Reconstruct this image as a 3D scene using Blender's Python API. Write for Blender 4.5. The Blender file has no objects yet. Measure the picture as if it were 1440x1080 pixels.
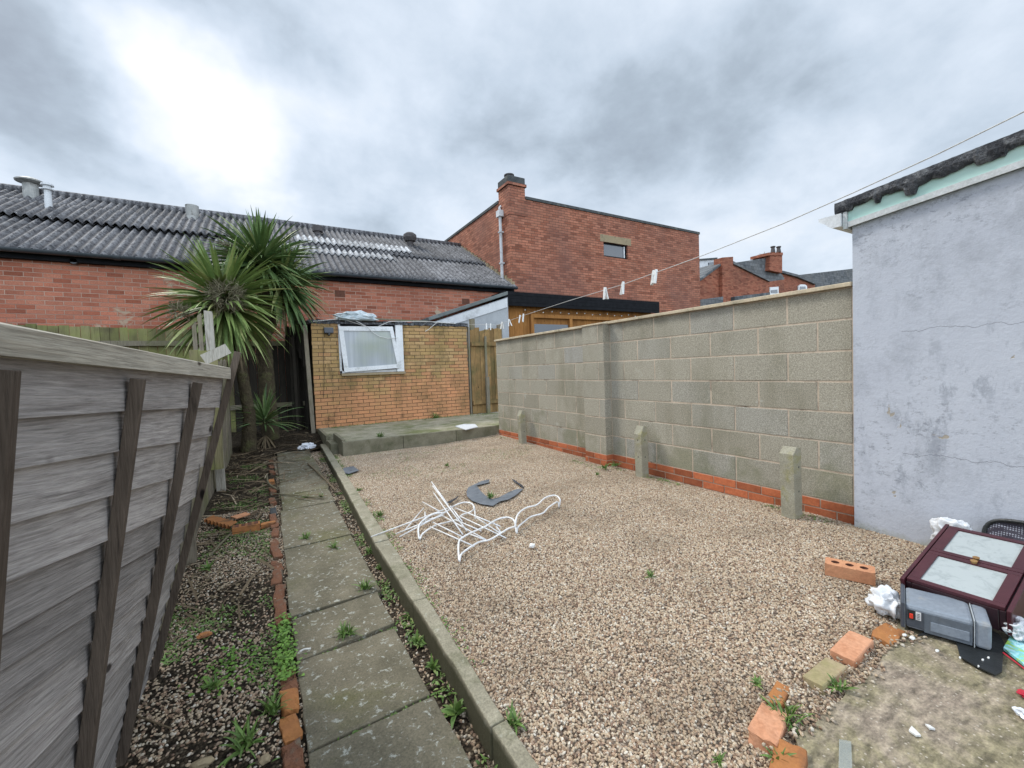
import bpy, math, random
from mathutils import Vector, Matrix, noise as mnoise
random.seed(7)
R = random.random
def U(a, b): return a + (b - a) * R()
scn = bpy.context.scene
col = scn.collection
PI = math.pi
# ---------------------------------------------------------------- survey helpers
# world: X to the right across the yard, Y down the yard, Z up; camera stands at (0,0,1.21)
H = 1.21
CX_ = Vector((0.8616, -0.5063, -0.0350)); CY_ = Vector((0.0476, 0.0121, 0.9988)); CZ_ = Vector((-0.5053, -0.8623, 0.0347))
CX_.normalize(); CZ_ = (CZ_ - CX_ * CZ_.dot(CX_)).normalized(); CY_ = CZ_.cross(CX_)
CAM = Vector((0, 0, H))
def ray(x, y): return CX_ * (x - 720) + CY_ * (540 - y) - CZ_ * 600
def G(x, y, z=0.0): r = ray(x, y); return CAM + r * ((z - H) / r.z)
def PX(x, y, X): r = ray(x, y); return CAM + r * (X / r.x)
def PY(x, y, Y): r = ray(x, y); return CAM + r * (Y / r.y)
def PV(x, y, A, B):
    n = Vector((B.y - A.y, A.x - B.x, 0)); r = ray(x, y)
    return CAM + r * ((A - CAM).dot(n) / r.dot(n))
# ---------------------------------------------------------------- node helpers
class NT:
    def __init__(s, nt): s.nt = nt; s.n = nt.nodes; s.l = nt.links
    def new(s, t, **k):
        n = s.n.new(t)
        for a, b in k.items(): setattr(n, a, b)
        return n
    def link(s, a, b): s.l.new(a, b)
    def val(s, sock, v):
        if hasattr(v, 'links') or isinstance(v, bpy.types.NodeSocket): s.l.new(v, sock)
        else: sock.default_value = v
    def math(s, op, a, b=0.0, c=None, clamp=False):
        n = s.new('ShaderNodeMath', operation=op, use_clamp=clamp)
        s.val(n.inputs[0], a); s.val(n.inputs[1], b)
        if c is not None: s.val(n.inputs[2], c)
        return n.outputs[0]
    def mix(s, f, a, b, mode='MIX'):
        n = s.new('ShaderNodeMix', data_type='RGBA', blend_type=mode)
        s.val(n.inputs['Factor'], f); s.val(n.inputs['A'] if False else n.inputs[6], c4(a)); s.val(n.inputs[7], c4(b))
        return n.outputs[2]
    def ramp(s, f, pts, interp='LINEAR'):
        n = s.new('ShaderNodeValToRGB'); cr = n.color_ramp; cr.interpolation = interp
        while len(cr.elements) < len(pts): cr.elements.new(0.5)
        for e, (p, c) in zip(cr.elements, pts):
            e.position = p; e.color = c4(c if not isinstance(c, (int, float)) else (c, c, c))
        s.link(f, n.inputs[0]); return n.outputs[0]
    def noise(s, vec, scale=5, detail=4, rough=0.55, dist=0.0, out=0, lac=2.0):
        n = s.new('ShaderNodeTexNoise'); n.inputs['Scale'].default_value = scale; n.inputs['Detail'].default_value = detail
        n.inputs['Roughness'].default_value = rough; n.inputs['Distortion'].default_value = dist
        if vec is not None: s.link(vec, n.inputs['Vector'])
        return n.outputs[out]
    def voro(s, vec, scale=5, out='Distance', feature='F1', rnd=1.0):
        n = s.new('ShaderNodeTexVoronoi', feature=feature); n.inputs['Scale'].default_value = scale
        n.inputs['Randomness'].default_value = rnd
        if vec is not None: s.link(vec, n.inputs['Vector'])
        return n.outputs[out]
    def mapping(s, vec, scale=(1, 1, 1), loc=(0, 0, 0), rot=(0, 0, 0)):
        n = s.new('ShaderNodeMapping'); n.inputs['Scale'].default_value = scale; n.inputs['Location'].default_value = loc
        n.inputs['Rotation'].default_value = rot; s.link(vec, n.inputs['Vector']); return n.outputs[0]
    def obj(s): return s.new('ShaderNodeTexCoord').outputs['Object']
    def sep(s, v): n = s.new('ShaderNodeSeparateXYZ'); s.link(v, n.inputs[0]); return n.outputs
    def comb(s, x, y, z):
        n = s.new('ShaderNodeCombineXYZ')
        for i, v in enumerate((x, y, z)): s.val(n.inputs[i], v)
        return n.outputs[0]
    def island(s): return s.new('ShaderNodeNewGeometry').outputs['Random Per Island']
    def bump(s, h, strength=0.4, dist=0.01):
        n = s.new('ShaderNodeBump'); n.inputs['Strength'].default_value = strength; n.inputs['Distance'].default_value = dist
        s.link(h, n.inputs['Height']); return n.outputs[0]
def c4(c):
    if isinstance(c, bpy.types.NodeSocket): return c
    c = tuple(c); return c if len(c) == 4 else c + (1.0,)
def newmat(name):
    m = bpy.data.materials.new(name); m.use_nodes = True; t = NT(m.node_tree)
    b = t.n['Principled BSDF']; return m, t, b
def finish(t, b, colr, rough=0.85, bump=None, spec=0.3, metal=0.0):
    t.val(b.inputs['Base Color'], c4(colr)); t.val(b.inputs['Roughness'], rough)
    b.inputs['Specular IOR Level'].default_value = spec; b.inputs['Metallic'].default_value = metal
    if bump is not None: t.link(bump, b.inputs['Normal'])
def mk(name, a, b2, scale=6, rough=0.85, bs=0.3, bd=0.004, fine=60, spec=0.3, isl=0.0, c3=None, c3s=2.0, lo=.35, hi=.65, metal=0.0, c3r=(.55, .7)):
    """mottled surface: colour a to b by noise, optional patches of a third colour, per island variation"""
    m, t, b = newmat(name); o = t.obj()
    n = t.noise(o, scale, 6, .6); f = t.ramp(n, [(lo, 0), (hi, 1)])
    c = t.mix(f, a, b2)
    if isl:
        r = t.island(); c = t.mix(1.0, c, t.ramp(r, [(0, 1 - isl), (1, 1 + isl * .5)]), 'MULTIPLY')
    if c3 is not None:
        p = t.ramp(t.noise(o, c3s, 8, .65), [(c3r[0], 0), (c3r[1], 1)]); c = t.mix(p, c, c3)
    fn = t.noise(o, fine, 4, .7)
    c = t.mix(1.0, c, t.ramp(fn, [(.3, .82), (.7, 1.12)]), 'MULTIPLY')
    finish(t, b, c, rough, t.bump(t.math('ADD', fn, t.math('MULTIPLY', n, 1.5)), bs, bd), spec, metal)
    return m
M = {}
# ---------------------------------------------------------------- materials
def brick_tex(name, c1, c2, mortar, bw=.225, rh=.075, ms=.010, tint=None, stains=(), grime=(.05, .045, .04), grime_amt=.5, bs=.8, mixdark=None, patch=None, hoff=(0, 0)):
    m, t, b = newmat(name); o = t.obj(); s = t.sep(o)
    u = t.math('ADD', t.math('ADD', s[0], s[1]), hoff[0]); v = t.comb(u, t.math('ADD', s[2], hoff[1]), 0.0)
    # slight wobble of the joints
    w = t.noise(o, 9, 3, .6, out=1)
    vm = t.new('ShaderNodeVectorMath', operation='MULTIPLY_ADD'); t.link(w, vm.inputs[0]); vm.inputs[1].default_value = (.008, .008, 0); t.link(v, vm.inputs[2])
    br = t.new('ShaderNodeTexBrick'); t.link(vm.outputs[0], br.inputs['Vector'])
    br.offset = .5; br.inputs['Scale'].default_value = 1.0; br.inputs['Brick Width'].default_value = bw; br.inputs['Row Height'].default_value = rh
    br.inputs['Mortar Size'].default_value = ms * .5; br.inputs['Mortar Smooth'].default_value = .3; br.inputs['Bias'].default_value = 0
    br.inputs['Color1'].default_value = (0, 0, 0, 1); br.inputs['Color2'].default_value = (1, 1, 1, 1); br.inputs['Mortar'].default_value = (.5, .5, .5, 1)
    cb = t.ramp(br.outputs['Color'], [(0, c2), (.06, tuple(x * .72 for x in c1)), (.14, c1), (.6, c2), (.85, tuple((x + y) / 2 * 1.25 for x, y in zip(c1, c2))), (1, c1)])
    big = t.noise(o, .55, 6, .6); mid = t.noise(o, 3.2, 6, .65); fine = t.noise(o, 55, 5, .7)
    cb = t.mix(1.0, cb, t.ramp(fine, [(.25, .65), (.75, 1.3)]), 'MULTIPLY')
    cb = t.mix(1.0, cb, t.ramp(mid, [(.3, .78), (.7, 1.15)]), 'MULTIPLY')
    cm = t.mix(t.ramp(mid, [(.4, 0), (.65, 1)]), mortar, tuple(x * .55 for x in mortar))
    c = t.mix(br.outputs['Fac'], cb, cm)
    c = t.mix(t.math('MULTIPLY', t.ramp(big, [(.42, 0), (.68, 1)]), grime_amt), c, grime)
    if patch is not None:      # spalled and limed spots
        pn = t.noise(o, 1.7, 8, .62, .6); c = t.mix(t.ramp(pn, [(.61, 0), (.64, .85)]), c, patch)
    h = t.math('ADD', t.math('MULTIPLY', t.math('SUBTRACT', 1.0, br.outputs['Fac']), 1.0), t.math('MULTIPLY', fine, .5))
    finish(t, b, c, .9, t.bump(h, bs, .008), .2)
    return m
M['wh_brick'] = brick_tex('warehouse brick', (.37, .125, .075), (.48, .20, .13), (.52, .39, .31), grime_amt=.35, grime=(.2, .07, .05), patch=(.46, .37, .27), rh=.079, bw=.235, ms=.011)
M['red_brick'] = brick_tex('tall building brick', (.31, .115, .07), (.42, .18, .115), (.14, .085, .065), grime_amt=.5, grime=(.15, .085, .075), rh=.075, ms=.013)
M['far_brick'] = brick_tex('far brick', (.28, .09, .055), (.38, .15, .09), (.22, .13, .09), grime_amt=.3)
def shed_brick():
    m, t, b = newmat('buff shed brick'); o = t.obj(); r = t.island(); s = t.sep(o)
    c = t.ramp(r, [(0, (.36, .235, .10)), (.25, (.46, .30, .13)), (.5, (.40, .26, .12)), (.72, (.50, .33, .16)), (.9, (.44, .23, .11)), (1, (.26, .16, .08))])
    # the lower courses and patches are redder
    low = t.math('ADD', t.math('ADD', t.math('MULTIPLY', s[2], -.85), t.math('MULTIPLY', s[0], .10)), t.math('MULTIPLY', t.math('ADD', t.noise(o, 1.1, 4, .6), t.math('MULTIPLY', r, .25)), 1.9))
    red = t.mix(r, (.66, .30, .15), (.52, .26, .13))
    c = t.mix(t.ramp(low, [(.25, 0), (.75, .9)]), c, red)
    g = t.noise(t.mapping(o, (1, 1, .55)), 1.6, 8, .68, .4)
    c = t.mix(t.math('MULTIPLY', t.ramp(g, [(.50, 0), (.68, 1)]), .62), c, (.12, .10, .04))
    g2 = t.noise(t.mapping(o, (1, 1, .4), (3, 0, 1)), 3.0, 8, .7)
    c = t.mix(t.math('MULTIPLY', t.ramp(g2, [(.56, 0), (.70, 1)]), .8), c, (.045, .04, .025))
    f = t.noise(o, 70, 5, .7); c = t.mix(1.0, c, t.ramp(f, [(.3, .7), (.7, 1.2)]), 'MULTIPLY')
    finish(t, b, c, .9, t.bump(f, .5, .003), .2); return m
M['shed_brick'] = shed_brick()
M['shed_mortar'] = mk('shed mortar', (.06, .05, .03), (.15, .12, .075), 8, .95)
def block_mat():
    m, t, b = newmat('concrete block'); o = t.obj(); r = t.island()
    c = t.ramp(r, [(0, (.31, .285, .225)), (.4, (.385, .355, .285)), (.7, (.35, .325, .262)), (.95, (.35, .335, .29)), (1, (.38, .37, .35))])
    f = t.noise(o, 260, 3, .8); v = t.voro(o, 170)
    c = t.mix(1.0, c, t.ramp(f, [(.3, .45), (.5, 1), (.7, 1.6)]), 'MULTIPLY')
    sp2 = t.noise(o, 90, 4, .8); c = t.mix(1.0, c, t.ramp(sp2, [(.35, .7), (.65, 1.3)]), 'MULTIPLY')
    pit = t.ramp(v, [(.10, .3), (.30, 1)]); c = t.mix(1.0, c, pit, 'MULTIPLY')
    s = t.sep(o)
    st = t.noise(t.mapping(o, (1, 1, .35)), 2.2, 7, .65)
    c = t.mix(t.math('MULTIPLY', t.ramp(st, [(.5, 0), (.72, 1)]), .42), c, (.13, .125, .07))
    lw = t.math('SUBTRACT', t.math('MULTIPLY', t.noise(o, 2.6, 6, .65), 1.25), t.math('MULTIPLY', s[2], .55)); c = t.mix(t.math('MULTIPLY', t.ramp(lw, [(.42, 0), (.62, 1)]), .42), c, (.13, .14, .06))
    sm = t.math('MULTIPLY', t.ramp(t.noise(o, 3.7, 9, .72, .3), [(.62, 0), (.67, 1)]), .45); c = t.mix(sm, c, (.50, .48, .42))
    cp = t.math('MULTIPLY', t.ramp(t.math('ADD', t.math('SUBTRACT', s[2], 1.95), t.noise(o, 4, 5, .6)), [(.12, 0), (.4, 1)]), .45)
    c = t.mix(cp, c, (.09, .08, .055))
    h = t.math('ADD', t.math('MULTIPLY', f, .6), t.ramp(v, [(.05, 0), (.3, 1)]))
    finish(t, b, c, .95, t.bump(h, .7, .004), .15); return m
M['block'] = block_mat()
M['block_mortar'] = mk('block mortar', (.58, .475, .37), (.47, .38, .29), 10, .95, c3=(.15, .12, .09), c3s=4)
M['base_brick'] = mk('red base brick', (.38, .105, .045), (.48, .15, .065), 20, .8, isl=.4, spec=.3)
M['buff_coping'] = mk('buff coping', (.62, .52, .37), (.50, .42, .30), 9, .85, c3=(.25, .23, .16), c3s=5)
M['loose_brick'] = mk('pinkish loose brick', (.52, .24, .13), (.62, .33, .20), 14, .85, c3=(.30, .13, .08), c3s=7)
M['loose_brick2'] = mk('orange loose brick', (.42, .18, .06), (.32, .13, .05), 14, .8, c3=(.16, .08, .04), c3s=8, c3r=(.5, .65))
M['moss_brick'] = mk('mossy loose brick', (.30, .26, .13), (.38, .30, .19), 12, .9, c3=(.42, .2, .11), c3s=9)
M['edge_brick'] = mk('edging brick', (.34, .15, .08), (.24, .12, .08), 15, .9, isl=.5, c3=(.20, .19, .14), c3s=9, c3r=(.48, .62), bs=.8, bd=.01)
M['hole_brick'] = mk('holed brick', (.60, .30, .16), (.52, .24, .13), 16, .85)
M['hole_dark'] = mk('brick hole', (.12, .05, .035), (.16, .07, .045), 16, .9)
def render_mat():
    m, t, b = newmat('pale blue render'); o = t.obj(); s = t.sep(o)
    n = t.noise(o, 1.3, 8, .6); n2 = t.noise(t.mapping(o, (1, 1, .8), (4, 2, 0)), 2.1, 11, .76, .0); f = t.noise(o, 45, 5, .65)
    c = t.mix(t.ramp(n, [(.3, 0), (.7, 1)]), (.46, .485, .545), (.53, .555, .61))
    c = t.mix(t.math('MULTIPLY', t.ramp(n2, [(.50, 0), (.66, 1)]), .60), c, (.30, .315, .35))
    n4 = t.noise(t.mapping(o, (1, 1, .45), (1, 7, 3)), 8, 9, .78, .0)
    c = t.mix(t.math('MULTIPLY', t.math('MULTIPLY', t.ramp(n4, [(.53, 0), (.60, 1)]), t.ramp(n, [(.42, 0), (.6, 1)])), .55), c, (.2, .22, .26))
    # hairline crack running along the wall
    wob = t.math('ADD', s[2], t.math('MULTIPLY', t.noise(t.mapping(o, (0, 6, 0)), 1, 5, .65), .10))
    cz = t.math('MINIMUM', t.math('ABSOLUTE', t.math('SUBTRACT', wob, 1.42)), t.math('ABSOLUTE', t.math('SUBTRACT', wob, .62)))
    cr = t.math('MULTIPLY', t.math('LESS_THAN', cz, .0016), t.math('LESS_THAN', s[1], 1.12))
    c = t.mix(t.math('MULTIPLY', cr, .7), c, (.12, .12, .14))
    n5 = t.noise(t.mapping(o, (1, .7, 1.2), (2, 8, 1)), 26, 7, .8, .0); m5 = t.ramp(t.noise(t.mapping(o, (1, 1, 1), (7, 1, 4)), 1.6, 4, .55), [(.42, 0), (.6, 1)])
    c = t.mix(t.math('MULTIPLY', t.math('MULTIPLY', t.ramp(n5, [(.54, 0), (.60, 1)]), m5), .6), c, (.20, .21, .24))
    # flaked spots
    fl = t.noise(t.mapping(o, (1, 1, 1), (9, 3, 2)), 4.2, 8, .6, .6)
    flm = t.ramp(fl, [(.70, 0), (.71, 1)]); c = t.mix(flm, c, (.38, .34, .28))
    low = t.ramp(t.math('ADD', t.math('ADD', s[2], .5), t.math('MULTIPLY', t.noise(o, 5, 6, .7), -.26)), [(.33, 1), (.40, 0)])
    c = t.mix(t.math('MULTIPLY', low, .7), c, (.27, .27, .17))
    h = t.math('ADD', t.math('MULTIPLY', n2, 1.6), t.math('MULTIPLY', f, .6)); h = t.math('SUBTRACT', h, t.math('MULTIPLY', flm, .5))
    finish(t, b, c, .8, t.bump(h, .6, .007), .3); return m
M['render'] = render_mat()
def wood(name, a, b2, dark, axis=1, spread=26, rough=.9, isl=.25, green=None, gs=1.5, gr=(.45, .7), bs=.6, attr=False):
    """weathered timber, grain running along the given axis"""
    m, t, b = newmat(name); o = t.obj(); r = t.island()
    if attr: an = t.new('ShaderNodeAttribute'); an.attribute_name = 'grain'; o = an.outputs['Vector']; axis = 0
    sc = [spread] * 3; sc[axis] = spread / (26 if attr else 16)
    vm = t.new('ShaderNodeVectorMath', operation='ADD'); t.link(o, vm.inputs[0]); cmb = t.comb(t.math('MULTIPLY', r, 7.0), t.math('MULTIPLY', r, 3.0), t.math('MULTIPLY', r, 5.0)); t.link(cmb, vm.inputs[1])
    g = t.noise(t.mapping(vm.outputs[0], sc), 1.0, 8, .68, .5 if attr else 1.1)
    fsc = [x * 6 for x in sc]; g2 = t.noise(t.mapping(vm.outputs[0], fsc), 1.0, 4, .7, .4)
    big = t.noise(vm.outputs[0], 2.2, 5, .6)
    c = t.mix(t.ramp(big, [(.3, 0), (.7, 1)]), a, b2)
    c = t.mix(t.ramp(g, [(.52, 0), (.70, .75)]), c, dark)
    c = t.mix(1.0, c, t.ramp(g2, [(.32, .62 if attr else .72), (.62, 1.15)]), 'MULTIPLY')
    k = t.voro(t.mapping(vm.outputs[0], [6 if i != axis else 2.6 for i in range(3)]), 1.0)
    c = t.mix(t.ramp(k, [(.045, 1), (.085, 0)]), c, tuple(x * .35 for x in dark))
    c = t.mix(1.0, c, t.ramp(r, [(0, 1 - isl), (1, 1 + isl * .4)]), 'MULTIPLY')
    if green is not None:
        c = t.mix(t.ramp(t.noise(o, gs, 6, .6), [(gr[0], 0), (gr[1], .85)]), c, green)
    finish(t, b, c, rough, t.bump(t.math('ADD', g, t.math('MULTIPLY', g2, .7)), bs, .004), .2); return m
M['panel_board'] = wood('weathered fence board', (.42, .39, .37), (.29, .27, .255), (.13, .11, .10), 0, 34, isl=.34, attr=True, bs=1.0)
M['panel_board_low'] = M['panel_board']
M['rail_wood'] = wood('fence rail timber', (.46, .43, .36), (.37, .34, .28), (.17, .14, .10), 0, 34, attr=True)
M['batten'] = wood('fence batten timber', (.085, .065, .05), (.15, .118, .092), (.03, .022, .017), 2, 30)
M['picket'] = wood('old grey picket', (.27, .235, .18), (.20, .175, .135), (.07, .06, .045), 2, 30, green=(.13, .14, .05))
M['post_white'] = wood('bleached post', (.50, .48, .42), (.42, .39, .33), (.17, .14, .11), 2, 30)
M['moss_board'] = wood('mossy fence board', (.24, .215, .12), (.17, .15, .085), (.07, .06, .035), 2, 16, green=(.25, .27, .09), gs=1.6, gr=(.42, .66), isl=.6)
M['dark_board'] = wood('shade toned dark board', (.04, .034, .027), (.027, .024, .019), (.02, .017, .013), 2, 16)  # shade of the passage is put into this dark board colour
M['gate_board'] = wood('brown stained gate board', (.36, .23, .10), (.25, .155, .065), (.07, .045, .025), 2, 18, green=(.10, .095, .04), gs=2.2, gr=(.45, .66), isl=.5)
M['orange_board'] = wood('orange timber cladding', (.38, .18, .055), (.30, .135, .04), (.16, .06, .02), 2, 12)
M['black_board'] = mk('black painted timber', (.006, .007, .009), (.012, .013, .016), 8, .8, spec=.15)
def conc(name, a, b2, moss, ms=2.5, mr=(.45, .62), lichen=None, ls=18, lr=(.62, .66), scale=5):
    m, t, b = newmat(name); o = t.obj()
    n = t.noise(o, scale, 7, .65); f = t.noise(o, 120, 4, .75); v = t.voro(o, 90)
    c = t.mix(t.ramp(n, [(.35, 0), (.65, 1)]), a, b2)
    c = t.mix(t.math('MULTIPLY', t.ramp(t.noise(o, ms, 8, .65, .3), [(mr[0], 0), (mr[1], 1)]), .85), c, moss)
    if lichen is not None:
        l1 = t.ramp(t.noise(o, ls, 6, .7, .5), [(lr[0], 0), (lr[1], 1)]); c = t.mix(t.math('MULTIPLY', l1, .8), c, lichen)
    c = t.mix(1.0, c, t.ramp(f, [(.3, .65), (.7, 1.3)]), 'MULTIPLY')
    finish(t, b, c, .92, t.bump(t.math('ADD', f, t.math('MULTIPLY', n, 2)), .6, .005), .2); return m
M['slab'] = conc('path slab', (.12, .108, .075), (.19, .168, .12), (.12, .12, .04), 1.6, (.52, .75), (.42, .43, .38), 30, (.57, .64))
M['kerb'] = conc('kerb concrete', (.24, .22, .16), (.36, .33, .25), (.09, .095, .045), 5, (.5, .72), (.40, .39, .32), 16, (.58, .66))
M['patio'] = conc('patio concrete', (.40, .37, .28), (.28, .26, .19), (.13, .15, .05), 2.2, (.45, .65))
M['patio_edge'] = conc('patio edging', (.19, .175, .125), (.27, .25, .18), (.08, .085, .04), 2.6, (.48, .7))
M['spur'] = conc('concrete spur', (.30, .28, .21), (.40, .38, .30), (.27, .25, .06), 5, (.5, .66), (.45, .45, .38), 20)
def kerb_low_tone():  # darkens the kerb colour below its top edge
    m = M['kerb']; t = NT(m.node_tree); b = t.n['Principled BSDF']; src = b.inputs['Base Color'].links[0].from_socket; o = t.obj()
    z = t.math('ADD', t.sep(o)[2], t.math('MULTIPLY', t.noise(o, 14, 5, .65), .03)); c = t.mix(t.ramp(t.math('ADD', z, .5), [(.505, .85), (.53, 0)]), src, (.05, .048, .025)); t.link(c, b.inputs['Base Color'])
kerb_low_tone()
def slab_conc():
    m, t, b = newmat('yard concrete'); o = t.obj()
    n = t.noise(o, 2.4, 8, .65, .4); f = t.noise(o, 90, 5, .75); v = t.voro(o, 60)
    c = t.ramp(n, [(.32, (.24, .19, .15)), (.44, (.32, .265, .20)), (.54, (.235, .205, .125)), (.62, (.29, .24, .175)), (.72, (.36, .30, .24))])
    n2 = t.noise(t.mapping(o, (1, 2.2, 1), rot=(0, 0, .6)), 14, 7, .7); c = t.mix(1.0, c, t.ramp(n2, [(.35, .5), (.65, 1.45)]), 'MULTIPLY')
    c = t.mix(t.math('MULTIPLY', t.ramp(v, [(.16, 1), (.24, 0)]), t.ramp(t.voro(o, 60, 'Color'), [(.52, 0), (.55, .8)])), c, (.52, .46, .38))
    c = t.mix(1.0, c, t.ramp(f, [(.3, .65), (.7, 1.3)]), 'MULTIPLY')
    finish(t, b, c, .85, t.bump(t.math('ADD', f, t.math('MULTIPLY', n2, 2)), .7, .006), .3); return m
M['yard'] = slab_conc()
def soil_mat(name, pal, sc=70):
    m, t, b = newmat(name); o = t.obj()
    v = t.new('ShaderNodeTexVoronoi'); v.inputs['Scale'].default_value = sc; t.link(o, v.inputs['Vector'])
    rr = t.sep(v.outputs['Color'])[0]
    c = t.ramp(rr, pal, 'LINEAR')
    c = t.mix(1.0, c, t.ramp(v.outputs['Distance'], [(.25, 1), (.7, .3)]), 'MULTIPLY')
    c = t.mix(1.0, c, t.ramp(t.noise(o, 3, 6, .6), [(.3, .7), (.7, 1.2)]), 'MULTIPLY')
    finish(t, b, c, .95, t.bump(t.math('SUBTRACT', 1.0, v.outputs['Distance']), .8, .01), .15); return m
M['gravel_base'] = soil_mat('gravel bed', [(0, (.20, .14, .10)), (.4, (.32, .25, .19)), (.8, (.45, .37, .29)), (1, (.2, .13, .1))], 90)
M['soil'] = soil_mat('bed soil', [(0, (.035, .025, .017)), (.5, (.06, .045, .03)), (.85, (.10, .078, .052)), (1, (.17, .14, .10))], 80)
M['earth'] = mk('rough ground', (.06, .06, .03), (.10, .085, .05), 1.5, .95, c3=(.07, .10, .03), c3s=1)
def pebble_mat(name, pal, wet=.8):
    m, t, b = newmat(name); oi = t.new('ShaderNodeObjectInfo').outputs['Random']
    c = t.ramp(oi, pal, 'CONSTANT'); o = t.obj()
    geo = t.new('ShaderNodeNewGeometry').outputs['Position']
    f = t.noise(geo, 220, 3, .6); c = t.mix(1.0, c, t.ramp(f, [(.3, .78), (.7, 1.15)]), 'MULTIPLY')
    big = t.noise(geo, 1.6, 6, .65); c = t.mix(t.math('MULTIPLY', t.ramp(big, [(.48, 0), (.66, 1)]), .45), c, (.22, .165, .11))
    finish(t, b, c, wet, None, .35); return m
PAL = [(0, (.49, .39, .29)), (.11, (.62, .54, .44)), (.22, (.34, .24, .17)), (.33, (.54, .43, .32)), (.44, (.42, .32, .25)), (.55, (.66, .60, .52)), (.61, (.24, .16, .12)), (.69, (.48, .34, .25)), (.78, (.57, .47, .36)), (.88, (.16, .12, .10)), (.91, (.44, .38, .32)), (.96, (.74, .70, .64))]
PAL = [(p, (c[0] * .93, c[1] * .90, c[2] * .83)) for p, c in PAL]
M['pebble'] = pebble_mat('pebbles', PAL)
M['pebble_dirty'] = pebble_mat('dirty pebbles', [(p, tuple(x * .90 for x in c)) for p, c in PAL])
def leaf_mat(name, a, b2, tip=None, rough=.45):
    m, t, b = newmat(name); r = t.island()
    c = t.ramp(r, [(0, a), (.45, b2), (.85, tuple((x + y) / 2 for x, y in zip(a, b2))), (1, tip or b2)])
    f = t.noise(t.obj(), 25, 4, .6); c = t.mix(1.0, c, t.ramp(f, [(.3, .8), (.7, 1.2)]), 'MULTIPLY')
    finish(t, b, c, rough, None, .45)
    b.inputs['Subsurface Weight'].default_value = 0.0
    return m
M['palm_leaf'] = leaf_mat('sword leaf', (.09, .15, .04), (.20, .27, .08), (.40, .42, .17), .5)
M['palm_leaf_dark'] = leaf_mat('deep green sword leaf', (.055, .115, .04), (.14, .21, .07), (.32, .35, .14), .5)
M['palm_dead'] = leaf_mat('dead leaf', (.22, .17, .10), (.12, .09, .055), (.34, .28, .18), .9)
M['stalk'] = leaf_mat('seed stalk', (.22, .20, .13), (.13, .115, .07), (.30, .28, .19), .9)
M['trunk'] = mk('palm trunk', (.055, .043, .026), (.095, .078, .045), 9, .95, bs=1.0, bd=.03, fine=30, c3=(.12, .13, .05), c3s=3)
M['weed'] = leaf_mat('weed leaf', (.06, .12, .025), (.13, .22, .045), (.22, .28, .08), .6)
M['clover'] = leaf_mat('clover leaf', (.09, .20, .03), (.16, .30, .045), (.07, .14, .025), .6)
M['moss'] = leaf_mat('moss', (.07, .10, .025), (.12, .15, .04), None, .9)
M['white_pvc'] = mk('white plastic frame', (.74, .76, .78), (.66, .68, .69), 6, .4, .05, .001, spec=.5, c3=(.45, .47, .46), c3s=5)
M['white_wire'] = mk('white coated wire', (.80, .80, .80), (.70, .70, .69), 20, .4, .05, .001, spec=.5)
def corr_mat(name, a, b2, dark, sp=.25):
    m, t, b = newmat(name); o = t.obj(); r = t.island()
    n = t.noise(o, 2.2, 7, .7); f = t.noise(t.mapping(o, (1.4, .8, 1)), 11, 7, .78, .5)
    c = t.mix(t.ramp(n, [(.35, 0), (.65, 1)]), a, b2)
    c = t.mix(t.ramp(f, [(.47, 0), (.58, .9)]), c, dark)
    f2 = t.noise(o, 30, 5, .7); c = t.mix(1.0, c, t.ramp(f2, [(.3, .6), (.7, 1.3)]), 'MULTIPLY')
    c = t.mix(1.0, c, t.ramp(r, [(0, .75), (1, 1.2)]), 'MULTIPLY')
    w_ = t.math('COSINE', t.math('MULTIPLY', t.sep(o)[0], 2 * PI / .146)); w_ = t.math('ADD', w_, t.math('MULTIPLY', t.noise(o, 8, 4, .6), .9))   # darker tone along the troughs, broken up by noise
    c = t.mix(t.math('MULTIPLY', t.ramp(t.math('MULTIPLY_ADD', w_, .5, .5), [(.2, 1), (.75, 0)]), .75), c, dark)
    finish(t, b, c, .8, t.bump(f2, .4, .01), sp); return m
M['corr'] = corr_mat('weathered corrugated sheet', (.13, .13, .135), (.215, .215, .225), (.03, .03, .035))
M['corr_light'] = corr_mat('paler corrugated sheet', (.42, .43, .44), (.52, .53, .54), (.10, .10, .105))
M['gutter_dark'] = mk('dark plastic gutter', (.035, .045, .055), (.05, .06, .07), 4, .45, .1, .002, spec=.5)
M['zinc'] = mk('weathered metal cowl', (.30, .31, .30), (.42, .42, .40), 8, .6, c3=(.14, .13, .12), c3s=6, metal=.3)
M['dark_clay'] = mk('dark vent', (.07, .065, .065), (.12, .11, .11), 10, .9)
M['stone'] = mk('stone lintel', (.34, .27, .17), (.27, .22, .14), 6, .9, c3=(.12, .10, .07), c3s=4)
M['coping_dark'] = mk('dark coping', (.05, .055, .058), (.09, .095, .095), 6, .9, c3=(.14, .15, .13), c3s=5)
def glass(name, c, rough=.06):
    m, t, b = newmat(name); finish(t, b, c, rough, None, .9); return m
M['glass_sky'] = glass('dark window glass', (.05, .06, .075))
M['glass_net'] = None
def net_glass():
    m, t, b = newmat('curtained glass'); o = t.obj()
    w = t.noise(t.mapping(o, (14, 1, .6)), 1, 4, .5); n = t.noise(o, 1.2, 5, .6)
    c = t.mix(t.ramp(w, [(.35, 0), (.65, 1)]), (.30, .33, .36), (.40, .43, .46)); c = t.mix(t.ramp(n, [(.45, 0), (.7, .7)]), c, (.34, .38, .28))
    finish(t, b, c, .08, None, .6); return m
M['glass_net'] = net_glass()
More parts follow.
